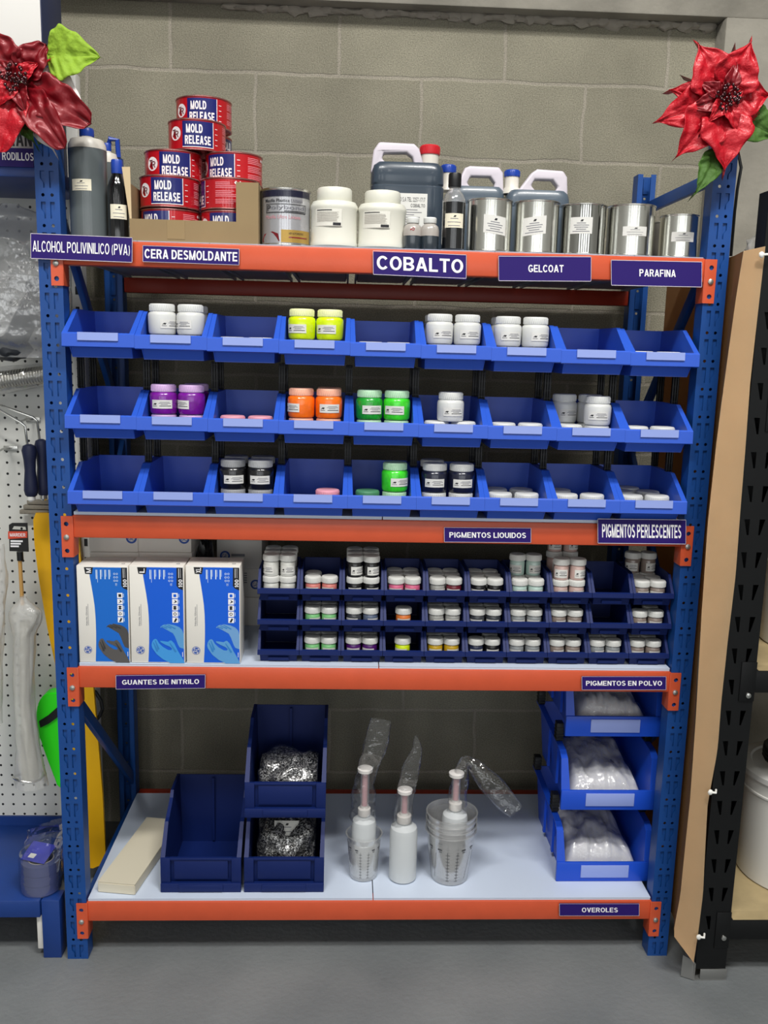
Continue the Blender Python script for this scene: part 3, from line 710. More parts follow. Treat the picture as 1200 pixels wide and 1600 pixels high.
sRd, sSil = c('s_maroon', '6a1f2c'), c('silver_grey', '8a8e90')
def sj(r, k, spec, col, cn, lay=0, cols=None):
    for n, s in enumerate(spec):      # l r: front; L R: second row; x y: back
        side = 'l' if s in 'lLx' else 'm' if s == 'm' else 'r'; row = 0 if s in 'lrm' else 1 if s in 'LR' else 2
        smalljar(r, k, side, row, lay, col, cn)
sj(0, 0, 'lrLRxy', sW, 'white'); sj(0, 0, 'lrLRxy', sW, 'white', 1)
sj(0, 1, 'lrL', sSal, 'salmon pink')
sj(0, 2, 'lrLRxy', sBk, 'black'); sj(0, 2, 'lrLRxy', sBk, 'black', 1)
sj(0, 3, 'lrLRxy', sPk, 'pink')
sj(0, 4, 'lLRxy', sGy, 'grey'); sj(0, 4, 'r', sRd, 'maroon')
sj(0, 5, 'lrLRxy', sBk, 'black')
sj(0, 6, 'lrLR', sMint, 'pale mint'); sj(0, 6, 'LR', sMint, 'pale mint', 1)
sj(0, 7, 'lrLRxy', sRose, 'rose beige'); sj(0, 7, 'lrxy', sRose, 'rose beige', 1); sj(0, 7, 'xy', sRose, 'rose beige', 2)
sj(0, 9, 'lrLRxy', sBr, 'brown grey'); sj(0, 9, 'xy', sBr, 'brown grey', 1)
sj(1, 1, 'lrLR', sGn, 'green'); sj(1, 2, 'lL', sDk, 'dark grey'); sj(1, 2, 'rR', sSl, 'slate blue'); sj(1, 3, 'm', sOr, 'orange')
sj(1, 4, 'lrLR', sGy, 'grey'); sj(1, 5, 'lrLR', sDk, 'dark grey'); sj(1, 6, 'lrLR', sSil, 'silver grey'); sj(1, 7, 'lrLR', sBr, 'brown grey'); sj(1, 9, 'lrR', sBr, 'brown grey')
sj(2, 1, 'lrLR', sGn, 'green'); sj(2, 2, 'lrLR', sPu, 'purple'); sj(2, 3, 'm', sNY, 'neon yellow'); sj(2, 4, 'lrLR', sGo, 'gold')
sj(2, 5, 'l', sNv, 'navy'); sj(2, 5, 'rR', sBk, 'black'); sj(2, 6, 'lrLR', sSil, 'silver grey'); sj(2, 7, 'lrLR', sBr, 'brown grey'); sj(2, 8, 'lrLR', sSil, 'silver grey'); sj(2, 9, 'lrLR', sBr, 'brown grey')

# ================================================================== top shelf
Z3 = SZ[3]
def ext(u0, u1, v, yf):
    """round thing whose front is at depth yf: centre x, centre y, radius, top z"""
    r = .05
    for _ in range(4):
        yc = yf+r; a = at(u0, v+30, yc); c_ = at(u1, v+30, yc); r = (c_.x-a.x)/2
    return (a.x+c_.x)/2, yf+r, r, at((u0+u1)/2, v, yf).z
def facing(x, y): return math.atan2(CX-x, y-CY)     # turn that points a front at the viewer
FONT = .03
CANR, CANH = .0655, .0675
def mold_can(uc, yc, lev, rel, label):
    p = at(uc, 300, yc); z = Z3+.0065
    if lev < 2: p.x = .2622 if p.x < .33 else .3958
    z = z+lev*(CANH+.0012)
    t = thing('wax_can', label, 'can', (p.x, yc, z), facing(p.x, yc)+rel, 'mold release wax cans')
    if 'wax' not in JM:
        m = MB(); r = CANR; m.i = 0; m.lathe([(r-.002, .002), (r-.001, .003), (r-.001, CANH-.003), (r-.002, CANH-.002)], 48)
        JM['wax'] = m.me('can_body', REDC, 40)
        for nm, z0 in (('wb', 0), ('wt', CANH-.004)):
            m = MB(); m.lathe([(r-.006, .0012), (r-.002, 0), (r+.0006, .0008), (r+.0006, .003), (r-.001, .004), (r-.006, .0025)], 48, cap=False)
            m.lathe([(r-.0055, .0018), (.001, .0019)], 48, cap=False); JM[nm] = m.me('rim', mat('rim_rose', 'c98a86', .25, .9), 40)
        P, Q, R2 = cyl(r-.0006), cyl(r-.0002), cyl(r+.0001)
        m = MB(); m.i = 0; m.rect(-.036, .036, .006, .0615, P, 16)
        m.i = 1; m.rect(-.036, .036, .006, .0075, Q, 16); m.rect(.0345, .036, .006, .0615, Q)
        m.disc(-.0555, .036, .0150, P, 28)
        m.text('MOLD', -.027, .010, .036, .055, Q, .05); m.text('RELEASE', -.030, .029, .012, .031, Q, .05)
        for k in range(4): m.rect(.0405, .0475, .014+k*.0115, .0152+k*.0115, P)
        m.i = 2; m.text('T', -.0655, -.0545, .030, .0445, Q, .01); m.text('R', -.0570, -.0465, .0275, .0415, Q, .01)
        m.i = 3
        for k in range(13):
            zz = .012+k*.0036
            if k in (3, 8): continue
            m.rect(.066, .066+random.uniform(.03, .052), zz, zz+.0016, P, 5)
        m.i = 1; m.disc(.112, .056, .004, P, 4); m.disc(.1215, .056, .004, P, 4)
        JM['wl'] = m.me('label', [NAVYC, mat('can_white', 'efe9ea', .3, coat=.6), mat('dark_red_ink', '5c0d18', .4), mat('can_pink', 'e0808a', .4)], 60, rec=False)
    ob('can_body', JM['wax'], t); ob('rim', JM['wb'], t); ob('rim', JM['wt'], t, (0, 0, CANH-.004)); ob('label', JM['wl'], t)
rd = math.radians
mold_can(264, .108, 0, rd(-34), 'red wax can with label turned left, bottom left of the carton front')
mold_can(357, .108, 0, rd(-12), 'red wax can at the bottom right of the carton, lower part hidden by carton front')
mold_can(260, .104, 1, rd(-6), 'red wax can with full front label, left second layer, above the low carton front')
mold_can(357, .108, 1, rd(-88), 'red wax can showing only its back print, beside the right carton corner')
mold_can(264, .245, 0, rd(40), 'red wax can on the carton floor behind the left front can'); mold_can(357, .245, 0, rd(40), 'red wax can on the carton floor behind the right front can')
mold_can(262, .243, 1, rd(40), 'red wax can in the second layer behind the left front can'); mold_can(363, .245, 1, rd(40), 'red wax can in second layer behind the right front can, edge peeping out')
mold_can(272, .185, 2, rd(3), 'red wax can on the left of the third layer, round emblem showing')
mold_can(366, .188, 2, rd(-30), 'red wax can on the right of the third layer, label turned left')
mold_can(318, .325, 2, rd(60), 'red wax can of the third layer at the back of the stack')
mold_can(309, .195, 3, rd(2), 'red wax can in the fourth layer with white streak of light across the label')
mold_can(321, .335, 3, rd(60), 'red wax can hidden at the back under the topmost can')
mold_can(320, .275, 4, rd(-4), 'topmost red wax can of the stack')
# carton
a = at(203, 360, .02); c_ = at(404, 360, .02); t = thing('carton', 'open brown cardboard carton with cut-down front holding the red wax cans', 'box', (a.x, .018, Z3))
w = c_.x-a.x; dpt = .31
m = MB(); m.box(0, w, 0, dpt, .0005, .004); m.box(0, w, 0, .004, .004, .046)
m.box(w-.048, w, 0, .004, .046, .128); m.box(w-.004, w, .004, dpt, .004, .128); m.box(0, w, dpt-.004, dpt, .004, .07)
m.box(0, .004, .004, dpt, .004, .118); m.build('carton_body', CARD2, t)
m = MB(); m.sheet([(.0, .002, .046), (.004, .002, .046), (.006, -.010, .150), (-.012, -.006, .150)], .003, (0, 1, 0)); m.build('flap', mat('flap_tan', 'd9c29a', .8), t)
m = MB(); m.box(.08, .118, -.0008, 0, .006, .045); m.build('tape', mat('packing_tape', '8f7850', .25), t)

def paper(mb, P, x0, x1, z0, z1, n=8, lines=5, emblem=True):
    mb.i = 0; mb.rect(x0, x1, z0, z1, P(0), n); w, h = x1-x0, z1-z0; Q = P(.0003)
    mb.i = 1
    if emblem: mb.poly([(x0+w*.45, z0+h*.74), (x0+w*.5, z0+h*.86), (x0+w*.6, z0+h*.85), (x0+w*.56, z0+h*.74)], Q)
    mb.i = 2
    for k in range(lines):
        zz = z0+h*(.62-.5*k/max(lines-1, 1)); ww = [.2, .34, .3, .22, .38][k % 5]
        mb.rect(x0+w*(.5-ww), x0+w*(.5+ww), zz, zz+h*.045, Q, 5)
PM = [PAPER, INK, INKG]
def offcyl(r): return lambda e: cyl(r+.0004+e)
# bottles at the left end
GRYB = mat('grey_liquid_bottle', '596062', .25, coat=.3, bump=.02, bscale=30)
MILKP = mat('milky_plastic', 'cfcac0', .35); BLUCAP = mat('cap_blue', '1c3f9c', .35); LAV = mat('handle_milky', 'c9c2cb', .4)
DKLIQ = mat('dark_liquid', '0c0d10', .12, coat=1); SLATE = mat('slate_liquid', '343f4b', .3, coat=.3)
def bottle(u0, u1, vtop, yf, label, lab, body=GRYB):
    x, y, r, zt = ext(u0, u1, vtop, yf); h = zt-Z3
    t = thing('bottle', label, 'bottle', (x, y, Z3), facing(x, y))
    m = MB(); m.lathe([(r-.004, 0), (r, .004), (r, h-.025)], 36); m.build('bottle_body', body, t)
    m = MB(); m.lathe([(r, h-.0245), (r-.001, h-.014), (r*.85, h-.004), (r*.4, h), (r*.3, h+.004)], 36); m.build('shoulder', MILKP, t)
    m = MB(); m.lathe([(r*.36, h+.003), (r*.38, h+.005), (r*.38, h+.017), (r*.33, h+.02), (.001, h+.02)], 24); m.build('cap', BLUCAP, t)
    if lab:
        m = MB(); paper(m, offcyl(r), -r*.95, r*.15, h*.47, h*.58, lines=3, emblem=True); m.build('label', [CREAM, INK, INKG], t, rec=False)
    return t, r, h
bottle(107, 166, 210, .012, 'tall grey bottle with white shoulder, blue cap and cream label at left shelf end', True)
t, r, h = bottle(150, 186, 235, .17, 'second grey bottle, standing behind the tall one, with blue handle on its cap', False)
m = MB(); m.tube([(r*.2, 0, h+.02), (r*.25, -.004, h+.03), (r*.9, -.006, h+.028), (r*.95, -.006, h-.01)], .006, 8); m.build('handle', BLUCAP, t)
def slimbottle(u0, u1, vtop, vcap, vsh, yf, label, capm, lz, fill):
    x, y, r, zt = ext(u0, u1, vsh, yf); h = zt-Z3; zc = at((u0+u1)/2, vcap, y).z-Z3; ztop = at((u0+u1)/2, vtop, y).z-Z3
    t = thing('bottle', label, 'bottle', (x, y, Z3), facing(x, y))
    if fill: m = MB(); m.lathe([(r-.004, 0), (r, .004), (r, fill*h)], 32); m.build('bottle_body', DKLIQ, t); f0 = fill*h
    else: f0 = None
    m = MB()
    if f0: m.lathe([(r, f0), (r, h-.012), (r*.8, h), (r*.48, zc-.006), (r*.46, zc+.006)], 32, cap=False); m.build('clear_neck', CUP, t)
    else: m.lathe([(r-.004, 0), (r, .004), (r, h-.012), (r*.8, h), (r*.5, zc-.002), (r*.5, zc+.004)], 32); m.build('bottle_body', DKLIQ, t)
    m = MB(); m.lathe([(r*.54, zc), (r*.56, zc+.003), (r*.56, ztop-.003), (r*.5, ztop), (.001, ztop)], 24); m.build('cap', capm, t)
    m = MB(); paper(m, offcyl(r), -r*.8, r*.95, h*lz, h*lz+.03, lines=3); m.build('label', [CREAM, INK, INKG], t, rec=False)
slimbottle(168, 200, 250, 272, 282, .014, 'slim black bottle with blue cap and cream label beside the carton', BLUCAP, .36, None)
slimbottle(691, 727, 271, 293, 302, .014, 'slim bottle of black liquid with clear neck and black cap beside the shiny tins', BLK, .40, .86)
# painted tin
x, y, r, zt = ext(408, 485.3, 292, .014); h = zt-Z3
t = thing('filler_can', 'grey printed filler can with dark band, red car and gold strip beside the carton', 'can', (x, y, Z3), facing(x, y))
m = MB(); m.lathe([(r-.001, .003), (r-.001, h-.004)], 48); m.build('can_body', mat('printed_grey', 'b9b9bd', .22, .55, coat=.6), t)
for z0 in (0, h-.005): m = MB(); m.lathe([(r-.006, 0), (r, 0), (r+.001, .0012), (r+.001, .004), (r-.001, .005), (r-.006, .0045)], 48); m.build('rim', TINR, t, (0, 0, z0))
m = MB(); P, Q, R2 = cyl(r-.0004), cyl(r), cyl(r+.0004); k = r*1.25
m.i = 0; m.rect(-k, k, h*.84, h*.95, P, 24); m.i = 1; m.rect(-k*.15, k, .006, h*.27, P, 16)
m.i = 2; m.poly([(-k*.9, .008), (-k*.2, .008), (-k*.25, h*.2), (-k*.45, h*.24), (-k*.8, h*.20), (-k*.95, h*.1)], Q)
m.i = 3; m.text('Masilla Plastica', -k*.75, k*.12, h*.745, h*.80, Q, .01); m.rect(-k*.7, k*.72, h*.56, h*.575, Q, 12); m.rect(-k*.7, k*.72, h*.705, h*.715, Q, 12); m.rect(-k*.71, -k*.69, h*.56, h*.715, Q); m.rect(k*.70, k*.72, h*.56, h*.715, Q)
m.rect(-k*.05, k*.66, h*.585, h*.598, Q, 10)
m.text('P', -k*.66, -k*.52, h*.595, h*.69, Q, .02)
m.i = 5; m.text('LIVIANA', k*.17, k*.58, h*.745, h*.80, Q, .0); m.text('olybond', -k*.5, k*.64, h*.60, h*.69, Q, .0)
m.i = 4; m.text('Masilla Ultra Liviana', -k*.72, k*.5, h*.46, h*.52, Q, .0)
m.i = 3; m.text('600 AUTOMOTRIZ', k*.1, k*.62, h*.19, h*.225, Q, .0); m.i = 2; m.rect(k*.1, k*.8, h*.13, h*.15, Q, 8)
m.build('label', [mat('band_navy', '14152e', .25, coat=.6), mat('band_gold', 'b3924a', .3, .4), mat('car_red', '7d1420', .25, coat=.6), INK, mat('pink_ink', 'c98a92', .4), mat('grey_ink', '6d6d74', .4)], t, rec=False)
# two white screw jars
HDPE = mat('hdpe_white', 'd8d7cb', .38, bump=.015, bscale=40)
for u0, u1, v0, vs, lb in ((485, 560, 289, 312, 'white wide-mouth plastic jar beside the printed filler can'), (559, 636, 294, 316, 'white wide-mouth plastic jar with dented side in front of the large jug')):
    x, y, r, zt = ext(u0, u1, v0, .016); h = zt-Z3; zs = at((u0+u1)/2, vs, y-r).z-Z3
    t = thing('plastic_jar', lb, 'jar', (x, y, Z3), facing(x, y), 'white wide-mouth jars')
    m = MB(); m.lathe([(r-.007, 0), (r-.001, .004), (r-.0005, .010), (r-.002, .014), (r-.002, zs-.018), (r-.0005, zs-.014), (r-.001, zs-.008), (r*.9, zs), (r*.72, zs+.002)], 48, pw=2.35); m.build('jar_body', HDPE, t)
    m = MB(); m.lathe([(r*.70, zs+.0015), (r*.73, zs+.004), (r*.73, h-.004), (r*.68, h), (.001, h)], 48); m.build('lid', HDPE, t)
    m = MB(); P, Q = cyl(r*.998+.0012), cyl(r*.998+.0016); m.i = 0; m.rect(-r*.85, r*.32, h*.34, h*.62, P, 14)
    m.i = 1; m.rect(-r*.78, -r*.1, h*.59, h*.605, Q, 8); m.i = 2
    for q in range(12): m.rect(-r*.78, r*(.1+.1*random.random()), h*(.41+.014*q), h*(.416+.014*q), Q, 8)
    m.i = 1; m.rect(-r*.05, r*.28, h*.35, h*.395, Q, 6)
    m.build('label', [mat('jar_label', 'dcdad0', .5), INK, mat('fine_print', 'b2ada4', .6)], t, rec=False)
# jugs
def jug(px0, px1, vbody, Y, outline, hole, cap, capm, label, dep=.10, paperlab=None, bm=SLATE, vstep=None):
    a = at(px0, vbody+60, Y); c_ = at(px1, vbody+60, Y); zt = at((px0+px1)/2, vbody, Y).z; w = c_.x-a.x; x = (a.x+c_.x)/2
    t = thing('jug', label, 'jug', (x, Y+dep/2, Z3)); h = zt-Z3
    m = MB(); m.lathe([(.94, 0), (1, .006), (1, h*.74), (.975, h*.75), (.975, h*.76), (1, h*.775), (.99, h-.02), (.95, h-.008), (.85, h)], 64, sx=w/2, sy=dep/2, pw=7)
    for v in m.bm.verts: pass
    m.build('jug_body', bm, t, ang=30)
    P = lambda uv: (at(uv[0], uv[1], Y).x-x, at(uv[0], uv[1], Y).z-Z3)
    me = holed([P(q) for q in outline], [[P(q) for q in hole]], .032, 'handle', LAV)
    bm_ = bmesh.new(); bm_.from_mesh(me); bmesh.ops.remove_doubles(bm_, verts=bm_.verts, dist=1e-5)
    eg = [e for e in bm_.edges if len(e.link_faces) == 2 and e.calc_face_angle(0) > .9]
    bmesh.ops.bevel(bm_, geom=eg, offset=.005, segments=3, affect='EDGES', profile=.5); bm_.to_mesh(me); bm_.free()
    me.polygons.foreach_set('use_smooth', [True]*len(me.polygons)); me.set_sharp_from_angle(angle=rd(35))
    ob('handle', me, t, (0, -dep/2+.03, 0))
    cu, cv0, cv1, cv2, cw = cap; cp_ = at(cu, cv1, Y); r = cw/2*(at(cu+1, cv1, Y).x-at(cu, cv1, Y).x)
    z1 = cp_.z-Z3; z2 = at(cu, cv0, Y).z-Z3; z0 = at(cu, cv2, Y).z-Z3
    m = MB(); m.lathe([(r*1.25, z0-.012), (r*1.05, z0), (r*.92, z0+.004), (r*.92, z1+.004)], 28, c=(cp_.x-x, 0, 0)); m.build('neck', MILKP, t)
    m = MB(); m.lathe([(r, z1), (r*1.04, z1+.002), (r*1.02, z2-.003), (r*.9, z2), (.001, z2)], 28, c=(cp_.x-x, 0, 0))
    for q in range(24): m.box(r*1.0, r*1.05, -.0008, .0008, z1+.002, z2-.003, M=Matrix.Translation((cp_.x-x, 0, 0)) @ Matrix.Rotation(2*PI*q/24, 4, 'Z'))
    m.build('cap', capm, t); return t, x, h, w, dep
t, x, h, w, dep = jug(579, 694, 252, .165, [(579, 268), (584, 232), (593, 219), (648, 222), (656, 230), (664, 258), (640, 262)], [(597, 246), (600, 236), (636, 236), (645, 243), (648, 254), (610, 256)], (675, 220, 235, 262, 31), mat('cap_red', 'c1222c', .35), 'large slate-blue jug with white handle, red cap and typed white label', .11)
m = MB(); Yf = -dep/2-.0006; a = at(598, 395, .165); c_ = at(668, 303, .165); x0, x1, z0, z1 = a.x-x, c_.x-x, .03, c_.z-Z3
m.i = 0; m.rect(x0, x1, z0, z1, plane(Yf)); m.i = 1; Q = plane(Yf-.0004); wl, hl = x1-x0, z1-z0
m.text('RIO S.A TEL 2257-1717', x0+wl*.3, x0+wl*.95, z1-hl*.17, z1-hl*.08, Q, .0); m.text('COBALTO', x0+wl*.62, x0+wl*.95, z1-hl*.28, z1-hl*.21, Q, .01); m.i = 2
for q in range(12): m.rect(x0+wl*.36, x0+wl*random.uniform(.7, .95), z1-hl*(.34+.05*q), z1-hl*(.325+.05*q), Q)
m.build('label', PM, t, rec=False)
jug(704, 788, 290, .23, [(700, 300), (714, 290), (728, 260), (736, 257), (782, 259), (788, 268), (789, 306), (735, 306)], [(731, 284), (737, 273), (768, 274), (775, 284), (772, 296), (745, 299)], (704, 252, 265, 285, 24), BLUCAP, 'grey jug with blue cap behind the black bottle and first shiny tin', .1, bm=mat('grey_jug', '4e5a66', .35, coat=.3))
jug(791, 890, 296, .20, [(795, 302), (815, 292), (833, 268), (842, 262), (883, 265), (889, 275), (890, 312), (830, 312)], [(832, 288), (838, 278), (866, 279), (875, 290), (866, 302), (845, 303)], (806, 260, 271, 290, 24), BLUCAP, 'grey jug with blue cap behind the second and third tins', .1, bm=mat('grey_jug', '4e5a66', .35))
# two sample bottles
for u0, u1, lb in ((629, 660, 'tiny sample bottle with red stamp, left of the two half-filled with dark liquid'), (655.5, 687, 'tiny sample bottle, right of the two half-filled with dark liquid')):
    x, y, r, zt = ext(u0, u1, 338, .012); r *= .93; h = zt-Z3
    t = thing('sample_bottle', lb, 'bottle', (x, y, Z3), facing(x, y), 'tiny sample bottles')
    m = MB(); m.lathe([(r*.92, .0), (r*.98, .003), (r*.98, h*.42)], 28); m.build('liquid', mat('sample_liquid', '2c363e', .2, coat=.8), t)
    m = MB(); m.lathe([(r, h*.421), (r, h*.6), (r*.9, h*.72), (r*.6, h*.8), (r*.58, h*.84)], 28); m.build('bottle_top', mat('cloudy_plastic', 'a8a29c', .3, coat=.5), t)
    m = MB(); m.lathe([(r*.68, h*.82), (r*.70, h*.83), (r*.70, h*.97), (r*.62, h), (.001, h)], 28); m.build('cap', LID, t)
    if u0 < 650: m = MB(); m.disc(.001, h*.62, .0035, cyl(r+.0004), 12, .002); m.disc(-.004, h*.6, .0016, cyl(r+.0004), 10); m.build('stamp', mat('stamp_red', 'a0323a', .5), t, rec=False)
# shiny tins
def tin(u0, u1, v0, yf, label, lab, body=TIN, hh=None):
    x, y, r, zt = ext(u0, u1, v0, yf); h = zt-Z3
    t = thing('tin', label, 'tin', (x, y, Z3), facing(x, y), 'shiny unpainted tins')
    m = MB(); m.lathe([(r-.001, .002), (r-.0012, h*.3), (r-.0008, h*.6), (r-.001, h-.003)], 64); m.build('tin_body', body, t)
    for z0 in (0, h-.004): m = MB(); m.lathe([(r-.006, .001), (r-.001, 0), (r+.0008, .001), (r+.0008, .003), (r-.001, .004), (r-.006, .003)], 64); m.build('rim', TINR, t, (0, 0, z0))
    if lab:
        x0, x1, z0, z1, n, tilt = lab; m = MB()
        paper(m, lambda e: (lambda X, Z: cyl(r+.0002+e)(X, Z+tilt*X)), r*x0, r*x1, h*z0, h*z1, 10, n); m.build('label', PM, t, rec=False)
BRUSH = mat('tin_brushed', 'e6e5de', .2, 1)
tin(730, 800, 308, .012, 'shiny tin with tilted square label, first of the row next to the black bottle', (-.25, .78, .34, .68, 5, -.12), BRUSH)
tin(803, 873, 311, .014, 'shiny tin with square label tilted up, second of the row above the GELCOAT sign', (-.6, .45, .34, .68, 5, .12), BRUSH)
tin(876, 946, 316, .016, 'glossier tin with dark lid rim, third of the row of tins', (-.55, .42, .40, .72, 5, 0), mat('tin_mirror', 'b9b9b4', .08, 1))
tin(949, 1022, 317, .014, 'shiny tin with narrow label, fourth of the row above the PARAFINA sign', (-.3, .72, .38, .56, 3, 0), BRUSH)
tin(1031, 1090, 333, .02, 'smaller shiny tin with narrow label at the right end of the row', (-.35, .85, .36, .58, 3, 0), BRUSH)
tin(1004, 1060, 345, .17, 'dull tin standing behind the gap between the fourth and fifth tins', None, mat('tin_dull', '77736c', .4, .8))

# ================================================================== glove boxes
BOXW = mat('box_white', 'e6e2da', .5); BXB = mat('box_blue', '0b5bd3', .38); BXK = mat('box_black', '17181d', .4); LBL = mat('print_light', 'd5e6f5', .4); LOGO = mat('logo_blue', '2450a8', .45)
GLK = mat('glove_dark', '4a4848', .5); GLK2 = mat('glove_dark_shade', '343333', .5); GLB = mat('glove_blue', '3e96dc', .5); GLB2 = mat('glove_blue_shade', '5a9bd2', .5); BXB2 = mat('box_mid_blue', '1268c8', .38)
HLO = [(292, 870), (298, 840), (312, 815), (330, 806), (345, 812), (365, 850), (400, 885), (450, 915), (478, 918), (490, 905), (470, 885), (420, 862), (380, 840), (376, 826), (400, 828), (450, 835), (470, 822), (485, 822), (510, 850), (545, 925), (580, 985), (606, 1035), (606, 1046), (470, 1046), (400, 1010), (340, 960), (300, 900)]
HUP = [(370, 712), (378, 698), (395, 692), (430, 712), (470, 735), (500, 752), (520, 790), (545, 860), (560, 890), (602, 905), (602, 760), (590, 720), (560, 690), (520, 672), (470, 662), (445, 660), (438, 668), (420, 665), (402, 672), (385, 684)]
HL = [((330, 825), (358, 905)), ((312, 845), (345, 925)), ((470, 850), (520, 930))]; HU = [((392, 684), (440, 700)), ((420, 674), (480, 700)), ((450, 668), (520, 705))]
def hands(m, S, P, w):
    f = lambda p: S((p[0]-95)/515, (1050-p[1])/955)
    m.i = 5; m.poly([f(p) for p in HUP], P(.0003)); m.i = 4
    for a, b_ in HU: m.cap(f(a), f(b_), w*.006, w*.012, P(.0005))
    m.i = 6; m.poly([f(p) for p in HLO], P(.0008)); m.i = 4
    for a, b_ in HL: m.cap(f(a), f(b_), w*.008, w*.02, P(.0010))
def glovebox(u0, u1, size, label, mats, dark):
    yf = .0062; a = at(u0, 1040, yf); a.x = max(a.x, .0542); c_ = at(u1, 1040, yf); w = c_.x-a.x-.0012; h = at((u0+u1)/2, 884, yf).z-SZ[1]; d = .085
    t = thing('glove_box', label, 'box', (a.x, yf, SZ[1]), 0, 'front row of glove boxes')
    m = MB(); m.box(0, w, 0, d, 0.0004, h, .0015); m.build('box_body', BOXW, t)
    P = lambda e: plane(-.0004-e); m = MB(); S = lambda x, z: (x*w, z*h)
    m.i = 0; pts = [S(.985, .012), S(.30, .012)]
    for q in range(11): z = .012+.972*q/10; pts.append((w*(.30+.045*math.sin(PI*min(1, z*1.0+.12)) - .07*max(0, z-.55)**1.2*2.2), h*z))
    m.poly(pts+[S(.985, .984)], P(0))
    m.i = 1; m.poly([S(.15, .984), S(.17, .918), S(.30, .914), S(.325, .984)], P(.0002)); m.poly([S(.985, .984), S(.87, .984), S(.865, .80), S(.90, .775), S(.985, .755)], P(.0002))
    m.i = 2; m.text(size, *[q*f for q, f in zip((.19, .285), (w, w))], h*.928, h*(.972 if len(size) < 2 else .978), P(.0005), .02, rot=True)
    m.text('100', w*.90, w*.975, h*.785, h*.865, P(.0005), .03, rot=True); m.rect(w*.905, w*.915, h*.88, h*.975, P(.0005)); m.rect(w*.94, w*.945, h*.88, h*.975, P(.0005))
    for k, x0 in enumerate((.375, .46, .545, .625)): m.i = 3; m.rect(w*x0, w*(x0+.02), h*.865, h*.96, P(.0003)); m.rect(w*(x0+.03), w*(x0+.036), h*(.83 if not k else .89), h*.96, P(.0003))
    m.text('CE', w*.75, w*.785, h*.80, h*.825, P(.0003), .01, rot=True); m.i = 3
    for q in range(6): m.disc(w*(.735+.05*(q % 2)), h*(.85+.035*(q//2)), w*.02, P(.0003), 10, w*.013)
    for k in range(5):       # pictogram tiles
        z0 = .423+k*.0625; m.i = 2; m.rect(w*.78, w*.885, h*z0, h*(z0+.054), P(.0003)); m.i = 1 if k < 4 else (1 if dark else 0)
        if k == 4: m.rect(w*.805, w*.86, h*(z0+.012), h*(z0+.042), P(.0005))
        elif k == 0: m.poly([S(.80, z0+.006), S(.84, z0+.006), S(.87, z0+.04), S(.84, z0+.048)], P(.0005))
        elif k == 1: m.disc(w*.83, h*(z0+.027), w*.03, P(.0005), 14, w*.018)
        elif k == 2: m.disc(w*.83, h*(z0+.018), w*.02, P(.0005), 8, sx=1.6); m.disc(w*.83, h*(z0+.037), w*.02, P(.0005), 8, sx=1.6)
        else: m.poly([S(.80, z0+.01), S(.865, z0+.024), S(.865, z0+.032), S(.82, z0+.046), S(.835, z0+.028)], P(.0005))
        m.i = 3; m.rect(w*.90, w*.91, h*(z0+.01), h*(z0+.045), P(.0003))
    hands(m, S, P, w)
    m.i = 2; m.rect(w*.955, w*.965, h*.07, h*.12, P(.0012))
    m.i = 7; m.text('Nitrile Gloves', w*.155, w*.185, h*.39, h*.585, P(.0003), 0, rot=True); m.rect(w*.20, w*.206, h*.39, h*.61, P(.0003))
    cx, cz, r = w*.175, h*.135, w*.078
    m.i = 8; m.disc(cx, cz, r, P(.0003), 28)
    m.i = 9; m.disc(cx, cz, r*.88, P(.0005), 28, r*.80)
    for q in range(4): a_ = PI/2*q+.5; m.disc(cx+r*.66*math.cos(a_), cz+r*.66*math.sin(a_), r*.13, P(.0006), 10)
    m.text('GE', cx-r*.50, cx+r*.50, cz-r*.36, cz+r*.36, P(.0007), .0)
    m.build('front_print', [BXB, BXK, SIGNT, LBL, *mats, INKG, LOGO] if False else [BXB if not dark else BXB2, BXK, SIGNT, LBL, mats[0], mats[1], mats[2], INKG, LOGO, BOXW], t, rec=False)
    # print on the top face
    m = MB(); T = lambda x, y: (x, y, h+.0004); m.i = 0
    for q in range(3): m.rect(w*.3, w*.75, d*(.35+.15*q), d*(.38+.15*q), T)
    m.i = 1; m.disc(w*.87, d*.25, w*.035, T, 14, w*.022); m.build('top_print', [mat('faint_print', 'c7bdb2', .6), INKG], t, rec=False)
glovebox(121, 204.5, 'M', 'white and blue box marked M with dark grey gloves pictured on it', (GLK2, GLK, mat('glove_dark_mid', '565352', .5)), True)
glovebox(205.5, 290, 'L', 'white and blue box marked L with blue gloves, between the M and XL boxes', (mat('glove_line', '2f7fc4', .5), GLB2, GLB), False)
glovebox(292, 376.5, 'XL', 'white and blue box marked XL with pale blue gloves pictured', (mat('glove_line', '2f7fc4', .5), mat('glove_pale_up', '6f9fd0', .5), GLB2), False)
